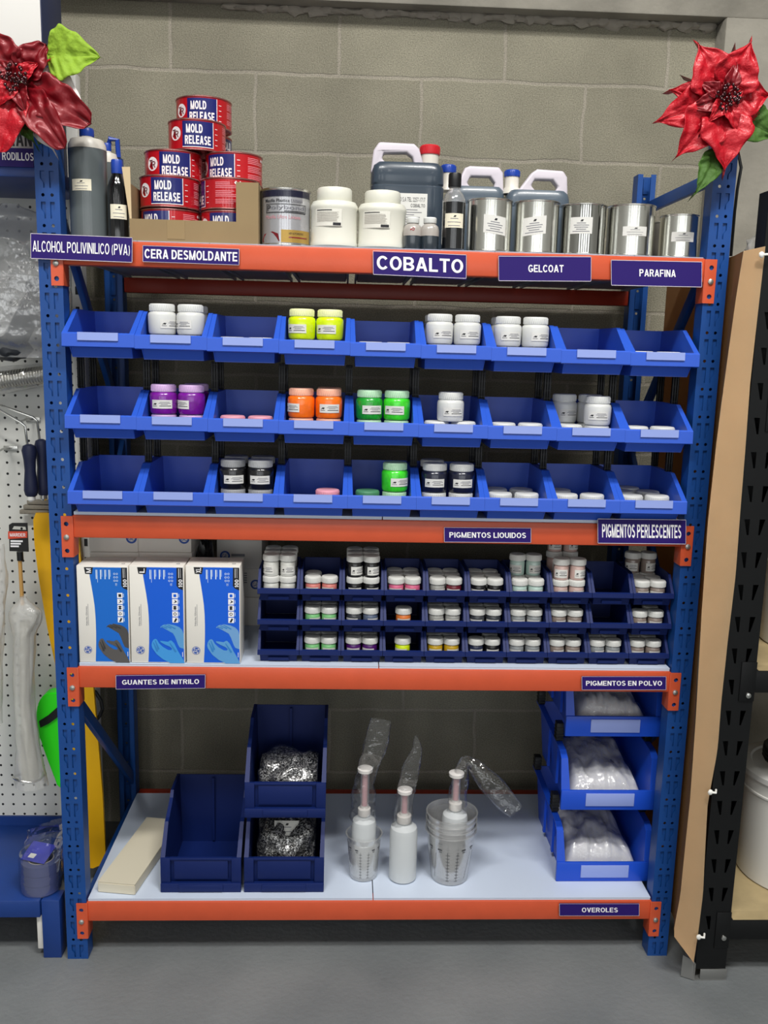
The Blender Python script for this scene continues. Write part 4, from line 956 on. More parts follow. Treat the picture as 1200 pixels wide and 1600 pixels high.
# lying boxes stacked behind
def lying(u0, u1, yf, n, where, d=.2, hh=.0772, m0=BOXW):
    for k in range(n):
        a = at(u0, 900, yf); c_ = at(u1, 900, yf); w = c_.x-a.x; z0 = SZ[1]+.0003+k*(hh+.0006)
        o = ['lowest', 'second', 'third', 'topmost'][k]
        a.x = max(a.x, .0475)
        t = thing('glove_box', f'{o} white glove box of the lying stack {where}', 'box', (a.x+(.002 if k == 2 else 0), yf+(.004*(k % 2)), z0), 0, 'lying glove boxes')
        m = MB(); m.box(0, w, 0, d, 0, hh, .0015); m.build('box_body', m0, t)
        m = MB(); P = plane(-.0005); m.i = 0; m.disc(w*(.18 if k % 2 == 0 else .87), hh*.45, hh*.17, P, 18, hh*.11); m.text('GE', w*(.18 if k % 2 == 0 else .87)-hh*.09, w*(.18 if k % 2 == 0 else .87)+hh*.09, hh*.38, hh*.52, P, .01)
        m.i = 1
        if k % 2 == 0: m.rect(w*.32, w*.62, hh*.43, hh*.52, P)
        else:
            for q in range(5): m.rect(w*.18, w*.68, hh*(.5+.08*q), hh*(.54+.08*q), P)
        m.build('side_print', [LOGO, INKG], t, rec=False)
lying(136, 212, .135, 4, 'behind the M box'); lying(215, 299, .14, 4, 'behind the L box')
lying(338, 408, .30, 4, 'at the back beside the XL box')
t = thing('black_pouch', 'dark crumpled plastic pouch behind the XL glove box', 'pouch', (at(318, 900, .17).x, .2, SZ[1]))
m = MB(); m.blob((0, 0, .13), (.03, .03, .125), .25, 3, 4, 4); m.build('pouch_body', mat('dark_film', '17181b', .25), t)

# ================================================================== bottom shelf
Z0 = SZ[0]
# flat carton: lies at a slant
fl, fr, bl = at(153, 1394, Z=Z0), at(211, 1399, Z=Z0), at(230, 1291, Z=Z0)
t = thing('flat_carton', 'long flat cream cardboard box lying at left end of the bottom shelf', 'box', fl)
ex = (fr-fl); ey = (bl-fl); ex.z = ey.z = 0; hh = .026
q = [Vector((0, 0, .0005)), ex+Vector((0, 0, .0005)), ex+ey+Vector((0, 0, .0005)), ey+Vector((0, 0, .0005))]
m = MB(); m.sheet(q, hh, (0, 0, 1)); bmesh.ops.bevel(m.bm, geom=m.bm.edges[:], offset=.0015, segments=2, affect='EDGES'); m.build('carton_body', mat('cream_card', 'd5cdb8', .6), t)
m = MB(); m.sheet([p+Vector((0, 0, hh+.0008))-ex*.0 for p in (q[0]+ey*.003, q[1]+ey*.003, q[2]-ey*.003, q[3]-ey*.003)], .0008, (0, 0, 1)); m.build('lid_panel', mat('cream_card', 'd5cdb8', .6), t)
# dark stack bins
def sbin(x, z, label): return make_bin('stack', (x, .034, z), label, 'dark stacking bins')
xa = (.219+.428)/2; xb = .5285
sbin(xa, Z0+.0003, 'empty dark navy stacking bin next to the flat cream box'); sbin(xb, Z0+.0003, 'dark navy stacking bin below another, holding a labelled bag of flakes'); sbin(xb+.002, Z0+.2005, 'dark navy stacking bin on top of another, with slumped bag of flakes')
def flakebag(loc, r, seed, label, paperlab):
    t = thing('flake_bag', label, 'bag', loc, 0, 'bags of silver flakes')
    m = MB(); m.blob((0, 0, r[2]*.8), r, .3, 1.8, 4, seed, flat=.002, pw=.8, lim=(.074, .076)); m.build('flakes', FLAKE, t, ang=180)
    m = MB(); m.blob((0, 0, r[2]*.8), (r[0]+.003, r[1]+.003, r[2]+.004), .3, 1.8, 4, seed, flat=.0006, pw=.8, lim=(.077, .079)); m.build('bag_film', film('flake_wrap', .02, .5, .08, wr=70), t, ang=180)
    if paperlab: m = MB(); paper(m, lambda e: (lambda x, z: (x, -r[1]*.66+z*.7-e, r[2]*1.25+z*.8)), -.03, .032, 0, .042, 2, 3); m.build('label', PM, t, (0, 0, .008), rec=False)
    return t
flakebag((xb, .134, Z0+.0076), (.078, .080, .078), 3, 'clear bag of silver flakes with white label in the lower navy bin', True)
flakebag((xb+.004, .134, Z0+.2080), (.082, .078, .060), 8, 'clear bag of silver flakes slumped in the upper navy bin', False)
# right hand bins with overalls
for k in range(3):
    make_bin('long', (1.347, .075, Z0+.0003+k*.1985), f'long royal blue bin with bagged overalls, {["lowest", "middle", "topmost"][k]} of the stack of three', 'long blue bins', 0)
    if k < 2:
        for sx in (-1, 1):
            for j, yy in enumerate((.150, .37)):
                m = MB(); hz = [.0545, .044][j]; m.box(-.009, .009, -.012, .012, 0, hz, .001)
                for q in range(4): m.box(-.0098, .0098, -.0128, .0128, .005+q*.011, .009+q*.011)
                zb0 = Z0+.0003+k*.1985+[.1485, .1585][j]
                o = m.build('stacking_block', BLK, None, (1.347+sx*.1165, .075+yy-.06, zb0+.0003)); o.scale.z = (Z0+.0003+(k+1)*.1985-zb0-.0008-.0)/hz*.985
                tag(o, f'black ribbed block at {["front", "rear"][j]} {"left" if sx < 0 else "right"} between the {["lowest and middle", "middle and topmost"][k]} long bins', 'block', 'black stacking blocks')
    t = thing('bagged_overalls', f'folded white overalls in clear plastic in the {["lowest", "middle", "topmost"][k]} long blue bin', 'overalls', (1.347, .075, Z0+.0062+k*.1985), 0, 'bagged overalls')
    def surf(sc, lift, seed, amp):
        def f(u, v):
            x = (u-.5)*2; y = v; th = .5*PI
            px = x*.096*sc; py = .022+y*.255
            env = (1-abs(x)**6)*(1-(abs(2*y-1))**8)
            z = .010+env*(.050+.035*y+.7*amp*noise.noise(Vector((x*2.2+seed, y*3.4, seed)))+amp*.6*abs(noise.noise(Vector((x*5+seed, y*6+3, 2)))))
            return Vector((px, py, z+lift))
        return f
    m = MB(); m.grid(surf(1, 0, k*7.3, .022), 36, 36)
    m.grid(lambda u, v: Vector(((u-.5)*.192, .022+v*.255, .0008+.0092*(1 if u in (0, 1) or v in (0, 1) else 0))), 36, 36)
    m.build('overalls', mat('overall_cloth', 'cfcfd2', .8, bump=.3, bscale=45), t, ang=180)
    m = MB(); m.grid(surf(1.03, .004, k*7.3, .034), 44, 44); m.build('bag_film', film('overall_wrap', .06, .5, .12, wr=34, strength=1), t, ang=180)
# squeeze bottles, pumps and measuring cups
HD = mat('frosted_bottle', 'd2d6d8', .35, trans=.15, ior=1.3); PINKT = mat('pump_tube_pink', 'd79aa2', .35); PUMPW = mat('pump_white', 'dcd8d4', .35)
def cup(loc, r0, r1, h, label, marks):
    t = thing('measuring_cup', label, 'cup', loc, facing(loc[0], loc[1]), 'clear measuring cups')
    m = MB(); m.lathe([(r0-.004, .0), (r0, .002), (r0+(r1-r0)*.84, h*.84), (r1-.0026, h*.86), (r1+.0006, h-.003), (r1+.0034, h-.001), (r1+.0034, h), (r1-.0004, h), (r1-.0030, h*.87), (r0+(r1-r0)*.84-.0007, h*.845), (r0-.0007, .0025), (.001, .0025)], 48); m.build('cup_wall', CUP, t)
    m = MB(); S = lambda x, z: (lambda R: (R*math.sin(x), -R*math.cos(x), z))(r0+(r1-r0)*z/h+.0002)
    for a_ in ((-.2, .3) if marks == 1 else (-.1, .35)):
        m.rect(a_-.008, a_+.008, h*.1, h*.72, S)
        for q in range(9): m.rect(a_-.09, a_+.09, h*(.1+.07*q), h*(.108+.07*q), S, 3)
    for a_ in (-.95, -.45, .62, 1.1): m.rect(a_-.10, a_+.10, h*.74, h*.77, S, 3); m.rect(a_-.05, a_+.09, h*.70, h*.715, S, 3)
    if marks == 2:
        for a_ in (-1.2, -.8, .9):
            for q in range(10): m.rect(a_-.05+.02*q, a_-.03+.02*q, h*(.12+.055*q), h*(.16+.055*q), S)
    m.build('scale_marks', mat('scale_ink', '4a4a50', .5), t, rec=False); return t
def squeeze(loc, r, h, ht, bag, label, seed):
    """frosted bottle with a pink-tubed pump wrapped in a clear sleeve; bag = list of (point, half width, half depth)"""
    t = thing('pump_bottle', label, 'bottle', loc, 0, 'frosted pump bottles')
    m = MB(); m.lathe([(r-.004, 0), (r, .004), (r, h-.016), (r*.93, h-.006), (r*.7, h), (r*.42, h+.005), (r*.42, h+.012)], 32); m.build('bottle_body', HD, t)
    m = MB(); m.lathe([(r*.5, h+.008), (r*.52, h+.010), (r*.52, h+.026), (r*.36, h+.028), (r*.34, h+.034)], 24); m.build('collar', PUMPW, t)
    m = MB(); m.lathe([(.0075, h+.03), (.0075, ht-.018)], 16); m.build('tube', PINKT, t)
    m = MB(); m.lathe([(.0115, h+.034), (.0115, ht-.014)], 20, cap=False); m.build('barrel', CUP, t)
    m = MB(); m.lathe([(.011, ht-.014), (.019, ht-.010), (.0195, ht-.002), (.016, ht), (.001, ht)], 20); m.build('plunger', PUMPW, t)
    m = MB(); n = 20
    def f(u, v):
        s = v*(len(bag)-1); i = min(int(s), len(bag)-2); q = s-i
        c0 = Vector(bag[i][0]).lerp(Vector(bag[i+1][0]), q); wx = bag[i][1]+(bag[i+1][1]-bag[i][1])*q; wy = bag[i][2]+(bag[i+1][2]-bag[i][2])*q
        a_ = 2*PI*u; d = Vector(bag[min(i+1, len(bag)-1)][0])-Vector(bag[i][0]); ax = Vector((d.z, 0, -d.x)); ax = ax.normalized() if ax.length > 1e-5 else Vector((1, 0, 0))
        k = 1+.22*noise.noise(Vector((math.cos(a_)*2+seed, math.sin(a_)*2, v*9)))
        return c0+ax*(wx*math.cos(a_)*k)+Vector((0, 1, 0))*(wy*math.sin(a_)*k)
    m.grid(f, n, 26, wrapu=True); m.build('sleeve_bag', CLEAR, t, ang=180); return t
def pumpset(ub, vbase, wpx, vsh, vtop, bagpx, Yc, z, label, seed):
    p = at(ub, vbase, Z=z) if Yc is None else at(ub, vsh, Yc); y = p.y if Yc is None else Yc
    x = p.x; r = wpx/2*(at(ub+1, vsh, y).x-at(ub, vsh, y).x); y = y+(r if Yc is None else 0)
    h = at(ub, vsh, y).z-z; ht = at(ub, vtop, y).z-z
    bag = [((q.x-x, (q.y-y), q.z-z), hw_*(at(ub+1, vsh, y).x-at(ub, vsh, y).x), hd) for q, hw_, hd in ((at(u, v, y+dy), hw_, hd) for u, v, hw_, hd, dy in bagpx)]
    return squeeze((x, y, z), r, h, ht, bag, label, seed), (x, y, r)
c1 = at(568, 1379, Z=Z0); r0 = 24/2*2*.5*(at(569, 1379, Z=Z0).x-c1.x)*1.0; r0 = 22*(at(569, 1379, Z=Z0).x-c1.x); c1y = c1.y+r0
k1 = at(569, 1379, Z=Z0).x-c1.x
cup((c1.x, c1y, Z0+.0003), r0, 27*k1, .118, 'clear measuring cup with a pump bottle standing in it, beside the dark bins', 1)
zb1 = at(568, 1352, c1y).z
pumpset(569, 0, 38, 1277, 1199, [(567, 1280, 20, .02, 0), (567, 1262, 20, .022, 0), (569, 1230, 17, .018, 0), (573, 1205, 15, .017, 0), (578, 1190, 17, .014, 0), (588, 1160, 19, .008, 0), (595, 1124, 16, .004, 0)], c1y, Z0+.0045, 'pump bottle standing in the small measuring cup, sleeve pointing straight up', 1)
pumpset(630, 1383, 44, 1288, 1232, [(628, 1292, 16, .018, 0), (630, 1275, 15, .02, 0), (632, 1250, 14, .018, 0), (636, 1230, 14, .014, 0), (642, 1200, 14, .008, 0), (652, 1172, 9, .005, 0), (650, 1150, 2, .003, 0)], None, Z0+.0003, 'free-standing frosted pump bottle between the small cup and stacked cups', 2)
c3 = at(705, 1385, Z=Z0); k3 = at(706, 1385, Z=Z0).x-c3.x; c3y = c3.y+29*k3
for q in range(4): cup((c3.x+.0008*(q % 2), c3y, Z0+.0003+q*.0155), 29*k3, 38.5*k3, .135, f'{["lowest", "second", "third", "topmost"][q]} clear cup of the nested stack of measuring cups', 2)
pumpset(711, 0, 40, 1268, 1206, [(713, 1270, 16, .018, 0), (715, 1250, 15, .018, 0), (718, 1225, 13, .016, 0), (722, 1205, 12, .015, 0), (724, 1190, 8, .011, 0), (735, 1188, 9, .012, -.01), (755, 1212, 16, .016, -.02), (780, 1240, 18, .014, -.03), (806, 1268, 13, .006, -.04)], c3y, Z0+.0003+3*.0155+.0045, 'pump bottle in the nested cups with its sleeve bent to the right', 3)

# ================================================================== neighbouring bay on the left
PY = .36
t = thing('pegboard_rack', 'blue display bay with white pegboard back, left of the orange and blue rack', 'display rack')
pt, pb = at(116, 118, PY).z, at(45, 1274, PY).z
m = MB(); m.box(-1.6, -.034, PY, PY+.012, pb, pt); m.build('pegboard', peg_mat(), t)
m = MB(); m.box(-.033, -.006, PY-.012, PY+.03, pb-.0, pt+.005, .002); o = m.build('side_upright', mat('upright_white', 'c9c8c4', .45), t); o['label'] = 'white slotted upright'
m = MB(); m.box(-.024, -.015, PY-.0128, PY-.0119, 0, .02); sm = m.me('slot', BLK); z = pb+.03
while z < pt-.03: ob('slot', sm, o, (0, 0, z)); z += .05
bz = .158
m = MB(); m.box(-1.6, -.062, 0.0, PY, bz-.045, bz, .002); m.build('base_shelf', BLUE2, t)
m = MB(); m.box(-1.6, -.034, PY-.006, PY+.006, bz, pb-.0005); m.build('kick_panel', BLUE2, t)
m = MB(); m.box(-.06, -.016, .004, .05, 0, bz-.002, .002); m.build('leg', BLUE2, t)
m = MB(); m.box(-.075, -.0615, .012, .03, .02, bz-.046, .001); o = m.build('leg_strip', mat('strip_white', 'd9d6d0', .5), t); o['label'] = 'white strip along the leg'
zs0, zs1 = at(25, 255, .03).z, at(25, 274, .03).z
m = MB(); m.box(-1.6, -.004, .048, PY, zs1, zs0, .002); m.build('top_shelf', BLUE2, t)
# header box with its lettering
hx = min(at(70, 100, .05).x, .012); zb = zs0+.0005; zt = 2.32
t = thing('header_box', 'tall white header sign box with navy side on top of the pegboard bay', 'sign', (-.75, .05, zb))
m = MB(); m.box(-.6, hx+.75-.002, 0, .14, 0, zt-zb, .002); m.build('box_front', mat('header_white', 'c9c7c3', .5), t)
m = MB(); m.box(hx+.75-.002, hx+.75+.0, .0, .14, .0, zt-zb, .0005); m.build('side_panel', mat('header_navy', '1c2748', .5), t)
m = MB(); P = lambda x, z: (x+.75, -.0006, z-zb); a, c_ = at(-14, 227, .05), at(49, 204, .05)
m.i = 0; m.text('ARRAN', a.x, c_.x, a.z, c_.z, P, .04); m.build('lettering', INK, t, rec=False)
m = MB(); q = [at(*p, .05) for p in ((61, 88), (69, 88), (66, 70))]; m.poly([(p.x, p.z) for p in q], P); m.build('emblem', mat('header_yellow', 'd9a21c', .5), t, rec=False)
a, c_ = at(-60, 256, .03), at(48, 230, .03); t = thing('shelf_sign', 'purple sign reading RODILLOS under the white header box', 'sign', (a.x, .0435, a.z))
m = MB(); m.box(0, c_.x-a.x, 0, .003, 0, c_.z-a.z); m.build('plate', SIGN, t)
m = MB(); b0, b1 = at(0, 248, .03), at(49, 237, .03); m.text('RODILLOS', b0.x-a.x, b1.x-a.x, b0.z-a.z, b1.z-a.z, plane(-.0006), .03); m.build('lettering', SIGNT, t, rec=False)
# plastic bag with dark hose parts
Yb = .26
def sleeve(name, pts, seed, m_, parent, n=22, rows=26, rough=.22, closed=True):
    """bag hung along points (u, v, half width in photo pixels, half depth) at depth Yb"""
    k = at(1, 500, Yb).x-at(0, 500, Yb).x; o = parent.location
    P_ = [(at(u, v, Yb)-o, w*k, d) for u, v, w, d in pts]; mb = MB()
    def f(u, v):
        s = v*(len(P_)-1); i = min(int(s), len(P_)-2); q = s-i; q2 = q*q*(3-2*q)
        c0 = P_[i][0].lerp(P_[i+1][0], q); wx = P_[i][1]+(P_[i+1][1]-P_[i][1])*q2; wy = P_[i][2]+(P_[i+1][2]-P_[i][2])*q2; a_ = 2*PI*u
        kk = 1+rough*noise.noise(Vector((math.cos(a_)*2.2+seed, math.sin(a_)*2.2, v*5)))+rough*.6*noise.noise(Vector((math.cos(a_)*5+seed, math.sin(a_)*5, v*12)))
        q = c0+Vector((wx*math.cos(a_)*kk, wy*math.sin(a_)*kk, 0)); q.x = min(q.x, -.012-o.x); return q
    mb.grid(f, n, rows, wrapu=True); return mb.build(name, m_, parent, ang=180)
t = thing('plastic_bag', 'large clear plastic bag with dark fittings inside, hanging at left of the rack post', 'bag', at(35, 560, Yb))
sleeve('bag_film', [(15, 318, 14, .004), (15, 340, 60, .02), (10, 380, 90, .05), (15, 450, 95, .06), (25, 520, 95, .06), (30, 558, 60, .03)], 2, film('hung_bag', .12, .55, .15, milk=.28, milkcol=(.7, .7, .7, 1), wr=14, strength=1), t, 40, 50)
m = MB(); o = t.location; pp = lambda u, v, y=Yb: at(u, v, y)-o
DARKG = mat('dark_fitting', '2a2d33', .4)
m.tube([pp(72, 445), pp(50, 480), pp(22, 535)], .028, 16); m.build('hose', DARKG, t)
m = MB(); m.blob(tuple(pp(16, 545)), (.05, .04, .03), .2, 3, 3, 2); m.blob(tuple(pp(60, 450)), (.03, .03, .028), .2, 3, 3, 5); m.blob(tuple(pp(76, 486)), (.035, .03, .06), .2, 3, 3, 9); m.build('fitting', DARKG, t)
# metal sleeve roll in film
t = thing('spiral_roll', 'silver spiral tube wrapped in clear film, hung across the pegboard', 'tube', at(-40, 600, Yb+.03)); o = t.location
m = MB(); p0, p1 = pp(-60, 602, Yb+.03), pp(72, 585, Yb+.03); n = 60; m.tube([p0.lerp(p1, k/n) for k in range(n+1)], [.021+.0014*(k % 2) for k in range(n+1)], 16); m.build('tube', mat('spiral_silver', 'b9b7b0', .3, .8), t)
m = MB(); m.tube([p0+Vector((0, 0, .0)), p0.lerp(p1, .3)+Vector((0, 0, -.004)), p0.lerp(p1, .6), p1], [.034, .038, .033, .028], 20); m.build('film_wrap', CLEAR, t)
# two roller frames
for k, (u, v0, v1, dy, w_, lb) in enumerate(((49, 694, 776, .0, 12, 'front navy-handled roller frame hanging on the pegboard'), (68, 686, 774, .03, 11, 'rear navy-handled roller frame, half hidden by the rack post'))):
    Y = .22+dy; t = thing('roller_frame', lb, 'paint roller', at(u, v1, Y), 0, 'roller frames'); o = t.location; kx = at(1, 700, Y).x-at(0, 700, Y).x
    prof = [(.55, 0), (.78, .03), (.92, .12), (.85, .3), (.72, .5), (.80, .7), (1.0, .88), (.8, .97), (.3, 1)]; H_ = at(u, v0, Y).z-o.z
    m = MB(); m.lathe([(r*w_*kx, z*H_) for r, z in prof], 24, sy=.8); m.build('handle', mat('grip_navy', '1b2140', .5), t)
    m = MB(); m.lathe([(.006, -.012), (.0095, -.008), (.0095, .001)], 16); m.build('end_cap', WHITE if not k else STEEL, t)
    m = MB(); m.tube([pp(u-6, v0+4, Y), pp(u-10, v0-28, Y), pp(u-16, v0-34, Y), pp(-30, v0-70+k*6, Y+.02)], .0032, 8); m.build('wire', STEEL, t)
# pegs
for u, v, lb in ((52, 655, 'bent steel peg hook behind the roller handles'), (17, 700, 'short steel peg hook low on the pegboard')):
    t = thing('peg_hook', lb, 'hook', at(u, v, PY-.001)); o = t.location
    m = MB(); m.tube([Vector((0, 0, 0)), Vector((0, -.05, 0.004)), Vector((0, -.12, 0.0)), Vector((0, -.128, .015))], .003, 8); m.build('wire', STEEL, t)
    m = MB(); m.box(-.018, .018, -.003, 0, -.008, .006, .001); m.build('plate', STEEL, t)
# yellow piece
Yy = .325; t = thing('yellow_paddle', 'long tapered yellow plastic piece hanging behind the left rack post', 'tool', at(140, 1355, Yy)); o = t.location
out = [(57, 801), (53, 812), (55, 850), (62, 905), (75, 980), (90, 1050), (112, 1170), (128, 1280), (137, 1354), (146, 1355), (158, 1350), (166, 1338), (161, 1240), (152, 1130), (140, 1000), (128, 880), (120, 801)]
m = MB(); pr_ = [(p.x, p.z) for p in (pp(u, v, Yy) for u, v in out)]; m.prism(pr_, -.006, .006, 'y'); bmesh.ops.bevel(m.bm, geom=[e for e in m.bm.edges if len(e.link_faces) == 2 and e.calc_face_angle(0) > 1], offset=.003, segments=2, affect='EDGES'); m.build('blade', YEL, t)
# brush pack
Ya = .2; t = thing('brush_pack', 'black and red carded brush with wooden stick, hanging on the pegboard', 'brush', at(32, 930, Ya)); o = t.location
f = lambda u, v, y=Ya: (pp(u, v, y).x, pp(u, v, y).z)
m = MB(); me = holed([f(14, 820), (f(19, 817)), f(43, 817), f(45, 862), f(15, 861)], [[f(19, 827), f(22, 822), f(40, 823), f(41, 828)]], .002, 'card', mat('card_black', '1b1a1a', .5)); ob('card', me, t)
m = MB(); m.i = 0; m.poly([f(13, 830), f(43, 830), f(43, 840), f(13, 842)], plane(-.0018)); m.i = 1; a, c_ = f(16, 838), f(40, 833); m.text('MARDER', a[0], c_[0], a[1], c_[1], plane(-.0022), .02)
for k in range(3): a, c_ = f(17, 846.5+k*4), f(36-k*3, 844+k*4); m.rect(a[0], c_[0], a[1], c_[1], plane(-.0022))
m.build('card_print', [mat('card_red', 'd2492f', .5), SIGNT], t, rec=False)
m = MB(); a = pp(31, 876, Ya); m.tube([pp(31, 862, Ya+.004), a+Vector((0, .004, 0))], .008, 14); m.build('ferrule', BLK, t)
m = MB(); m.tube([pp(31, 874, Ya+.004), pp(35, 945, Ya+.004)], .0048, 12); m.build('stick', mat('wood_stick', 'c79a58', .6), t)
# frosted bags
Yb = .19
t = thing('frosted_bag', 'milky plastic sleeve bag hanging from the wooden stick', 'bag', at(45, 1230, Yb)); o = t.location
sleeve('bag_film', [(36, 932, 5, .008), (40, 957, 27, .02), (38, 995, 18, .025), (38, 1090, 16, .025), (43, 1160, 20, .03), (50, 1228, 27, .03)], 5, MILKY, t, 30, 50)
sleeve('inner_roll', [(39, 970, 8, .012), (39, 1090, 8, .014), (48, 1215, 14, .02)], 9, mat('roll_fleece', 'b9b6a8', .9, bump=.3), t, 20, 20, .12)
t = thing('frosted_bag', 'milky plastic bag at the left photo edge beside the brush pack', 'bag', at(5, 1130, Yb)); o = t.location
sleeve('bag_film', [(-6, 850, 12, .01), (-8, 900, 20, .02), (-8, 950, 18, .02), (-12, 1040, 16, .02), (-12, 1130, 16, .02)], 11, MILKY, t, 30, 50)
sleeve('inner_roll', [(-8, 880, 8, .010), (-10, 1000, 10, .014), (-12, 1120, 9, .014)], 9, mat('roll_fleece', 'b9b6a8', .9, bump=.3), t, 20, 20, .12)
t = thing('steel_ring', 'thin steel ring under the milky sleeve bag', 'ring', at(44, 1213, .2)); m = MB(); m.tube([(.036*math.cos(2*PI*k/30), .03*math.sin(2*PI*k/30), .004*math.sin(4*PI*k/30)) for k in range(31)], .0035, 8); m.build('wire', STEEL, t)
t = thing('brush_bundle', 'small bundle of grey brush heads in film above the yellow piece', 'brush', at(60, 800, .34)); o = t.location
for k in range(3): m = MB(); m.box(-.045+.01*k, .03+.01*k, -.012, .004, -.004+.013*k, .007+.013*k, .002); m.build('brush_head', mat('bristle_grey', '8e877a', .8, bump=.5, bscale=200), t)
# green tool
Yg = .27; t = thing('green_tool', 'bright green curved plastic tool with black grip, peeping out beside the post', 'tool', at(88, 1225, Yg)); o = t.location
f = lambda u, v: (pp(u, v, Yg).x, pp(u, v, Yg).z)
GT = mat('tool_green', '35f022', .35)
m = MB(); m.prism([f(60, 1112), f(62, 1098), f(67, 1087), f(76, 1079), f(100, 1077), f(100, 1226), f(93, 1225), f(87, 1205), f(80, 1180), f(71, 1162), f(64, 1146), f(61, 1130)], -.02, .02, 'y'); bmesh.ops.bevel(m.bm, geom=m.bm.edges[:], offset=.004, segments=2, affect='EDGES'); m.build('shell', GT, t)
m = MB(); m.prism([f(66, 1121), f(80, 1112), f(98, 1096), f(98, 1112), f(82, 1124), f(68, 1131)], -.026, -.021, 'y'); m.build('grip', BLK, t)
# black cable loop by the upright
t = thing('cable_loop', 'black cable hanging in a loop on the inner side of the pegboard upright', 'cable', at(150, 1110, .33)); o = t.location
m = MB(); m.tube([pp(*q, .335) for q in ((140, 1075), (150, 1082), (158, 1095), (160, 1108), (156, 1118), (150, 1126))], .005, 10); m.build('cord', BLK, t)
# tape rolls in a bag
TB = mat('tape_blue', '545b88', .45)
tc_ = at(50, 1412, Z=bz); k = at(51, 1412, Z=bz).x-tc_.x; R_ = 31*k; yc = tc_.y+.035; yc = max(yc, R_+.012)
for q in range(3):
    t = thing('tape_roll', f'{["lowest", "middle", "top"][q]} roll of three stacked blue masking tapes in a clear bag', 'tape', (tc_.x+.001*q, yc, bz+.0005+q*.0262), 0, 'blue tape rolls')
    m = MB(); m.lathe([(R_, .0), (R_, .0255), (R_*.66, .0255), (R_*.66, .0), (R_, 0)], 40, cap=False); m.build('tape_body', TB, t)
    m = MB(); m.lathe([(R_*.655, .0), (R_*.655, .0258), (R_*.60, .0258), (R_*.60, 0), (R_*.655, 0)], 40, cap=False); m.build('core', mat('core_grey', 'a9a5a0', .6), t)
t = thing('plastic_bag', 'clear gathered plastic bag wrapped round the stacked blue tapes', 'bag', (tc_.x, yc, bz+.0005))
m = MB(); hB = at(50, 1292, yc).z-bz
def fb(u, v):
    a_ = 2*PI*u; rr = R_*(1.08 if v < .62 else 1.08-.30*(v-.62)); kk = 1+.10*noise.noise(Vector((math.cos(a_)*2, math.sin(a_)*2, v*6)))*(v > .6)*2
    return Vector((rr*math.cos(a_)*kk+.035*max(0, v-.5), rr*math.sin(a_)*kk, v*hB*(1+.10*math.cos(a_+.5)*(v > .6))))
m.grid(fb, 36, 30, wrapu=True); m.build('bag_film', film('tape_bag', .1, .6, .08, wr=18), t, ang=180)
m = MB(); m.sheet([(-.044, -.012, .0815), (.02, -.034, .0815), (.034, .022, .098), (-.030, .044, .098)], .001, (0, 0, 1)); m.build('card', mat('tape_card', '3237a8', .4), t)
m = MB(); m.sheet([(-.028, -.008, .0846), (-.012, -.0135, .0846), (-.007, -.002, .0885), (-.023, .004, .0885)], .0006, (0, 0, 1)); m.build('price_tag', PAPER, t)

# ================================================================== right: cardboard sheet and black rack
CY0 = -.10; XF = [at(1090, 1440, CY0).x, at(1100, 1400, CY0).x]
lx = lambda u, v: at(u, v, CY0)
Lp = [(1085, 1506), (1052, 1462), (1064, 1400), (1079, 1250), (1087, 1120), (1095, 960), (1105, 820), (1120, 690), (1138, 560), (1152, 460), (1163, 392)]
Rp = [(1086, 1504), (1093, 1462), (1101, 1400), (1108, 1260), (1122, 1180), (1124, 1160), (1128, 1100), (1138, 1000), (1150, 900), (1158, 800), (1167, 700), (1175, 600), (1184, 520), (1193, 440), (1199, 384)]
t = thing('cardboard_sheet', 'tall folded brown cardboard sheet tied to the black rack post', 'cardboard', (lx(1090, 1440).x, CY0, 0)); o = t.location
def curve(P_):
    q = sorted([(p.z, p.x) for p in (lx(*a) for a in P_)]); return q
def interp(q, z):
    for (z0, x0), (z1, x1) in zip(q, q[1:]):
        if z <= z1: return x0+(x1-x0)*(z-z0)/(z1-z0) if z1 > z0 else x0
    return q[-1][1]
qL, qR = curve(Lp), curve(Rp); z0, z1 = qL[0][0], qL[-1][0]; zr1 = qR[-1][0]
m = MB()
def fc(u, v):
    zL = z0+(z1-z0)*v; zz = zL+(zr1-z1)*u*v; a_, b_ = interp(qL, zL), interp(qR, zz)
    return Vector((a_+(b_-a_)*u-o.x, .006*math.sin(u*PI*.5)+.004*math.sin(zz*5)-.01*u*u*0, zz))
m.grid(fc, 6, 70); bmesh.ops.solidify(m.bm, geom=m.bm.faces[:], thickness=.004); m.build('front_flap', CARD, t, ang=40)
m = MB()
def fs(u, v):
    zz = z0+.05+(z1-z0-.05)*v; a_ = interp(qL, zz); y = u*.62; xe = [a_, 1.514, 1.522, 1.532, 1.545]
    X = a_+(1.512-a_)*min(1, u/.16) if u < .16 else 1.512+(1.548-1.512)*(u-.16)/.84
    return Vector((X-o.x, .004+y+.0, zz-.0*u))
m.grid(fs, 20, 40); bmesh.ops.solidify(m.bm, geom=m.bm.faces[:], thickness=.004); m.build('side_panel', mat('cardboard_side_shaded', 'a47c50', .85, bump=.05, bscale=60, mott=.08), t, ang=40)  # same sheet as the flap, its shaded side painted as a darker brown
for u, v, w_ in ((1110, 1238, 7), (1092, 1464, 7), (1190, 398, 9)):
    a = at(u, v, CY0-.004)-o; m = MB(); m.blob(tuple(a), (.006, .004, .007), .2, 3, 2, u); m.tube([a, a+Vector((w_*.0016, -.004, .001)), a+Vector((w_*.0026, .012, .0))], .0026, 8); q = m.build('zip_tie', WHITE, t); q['label'] = 'white tie'
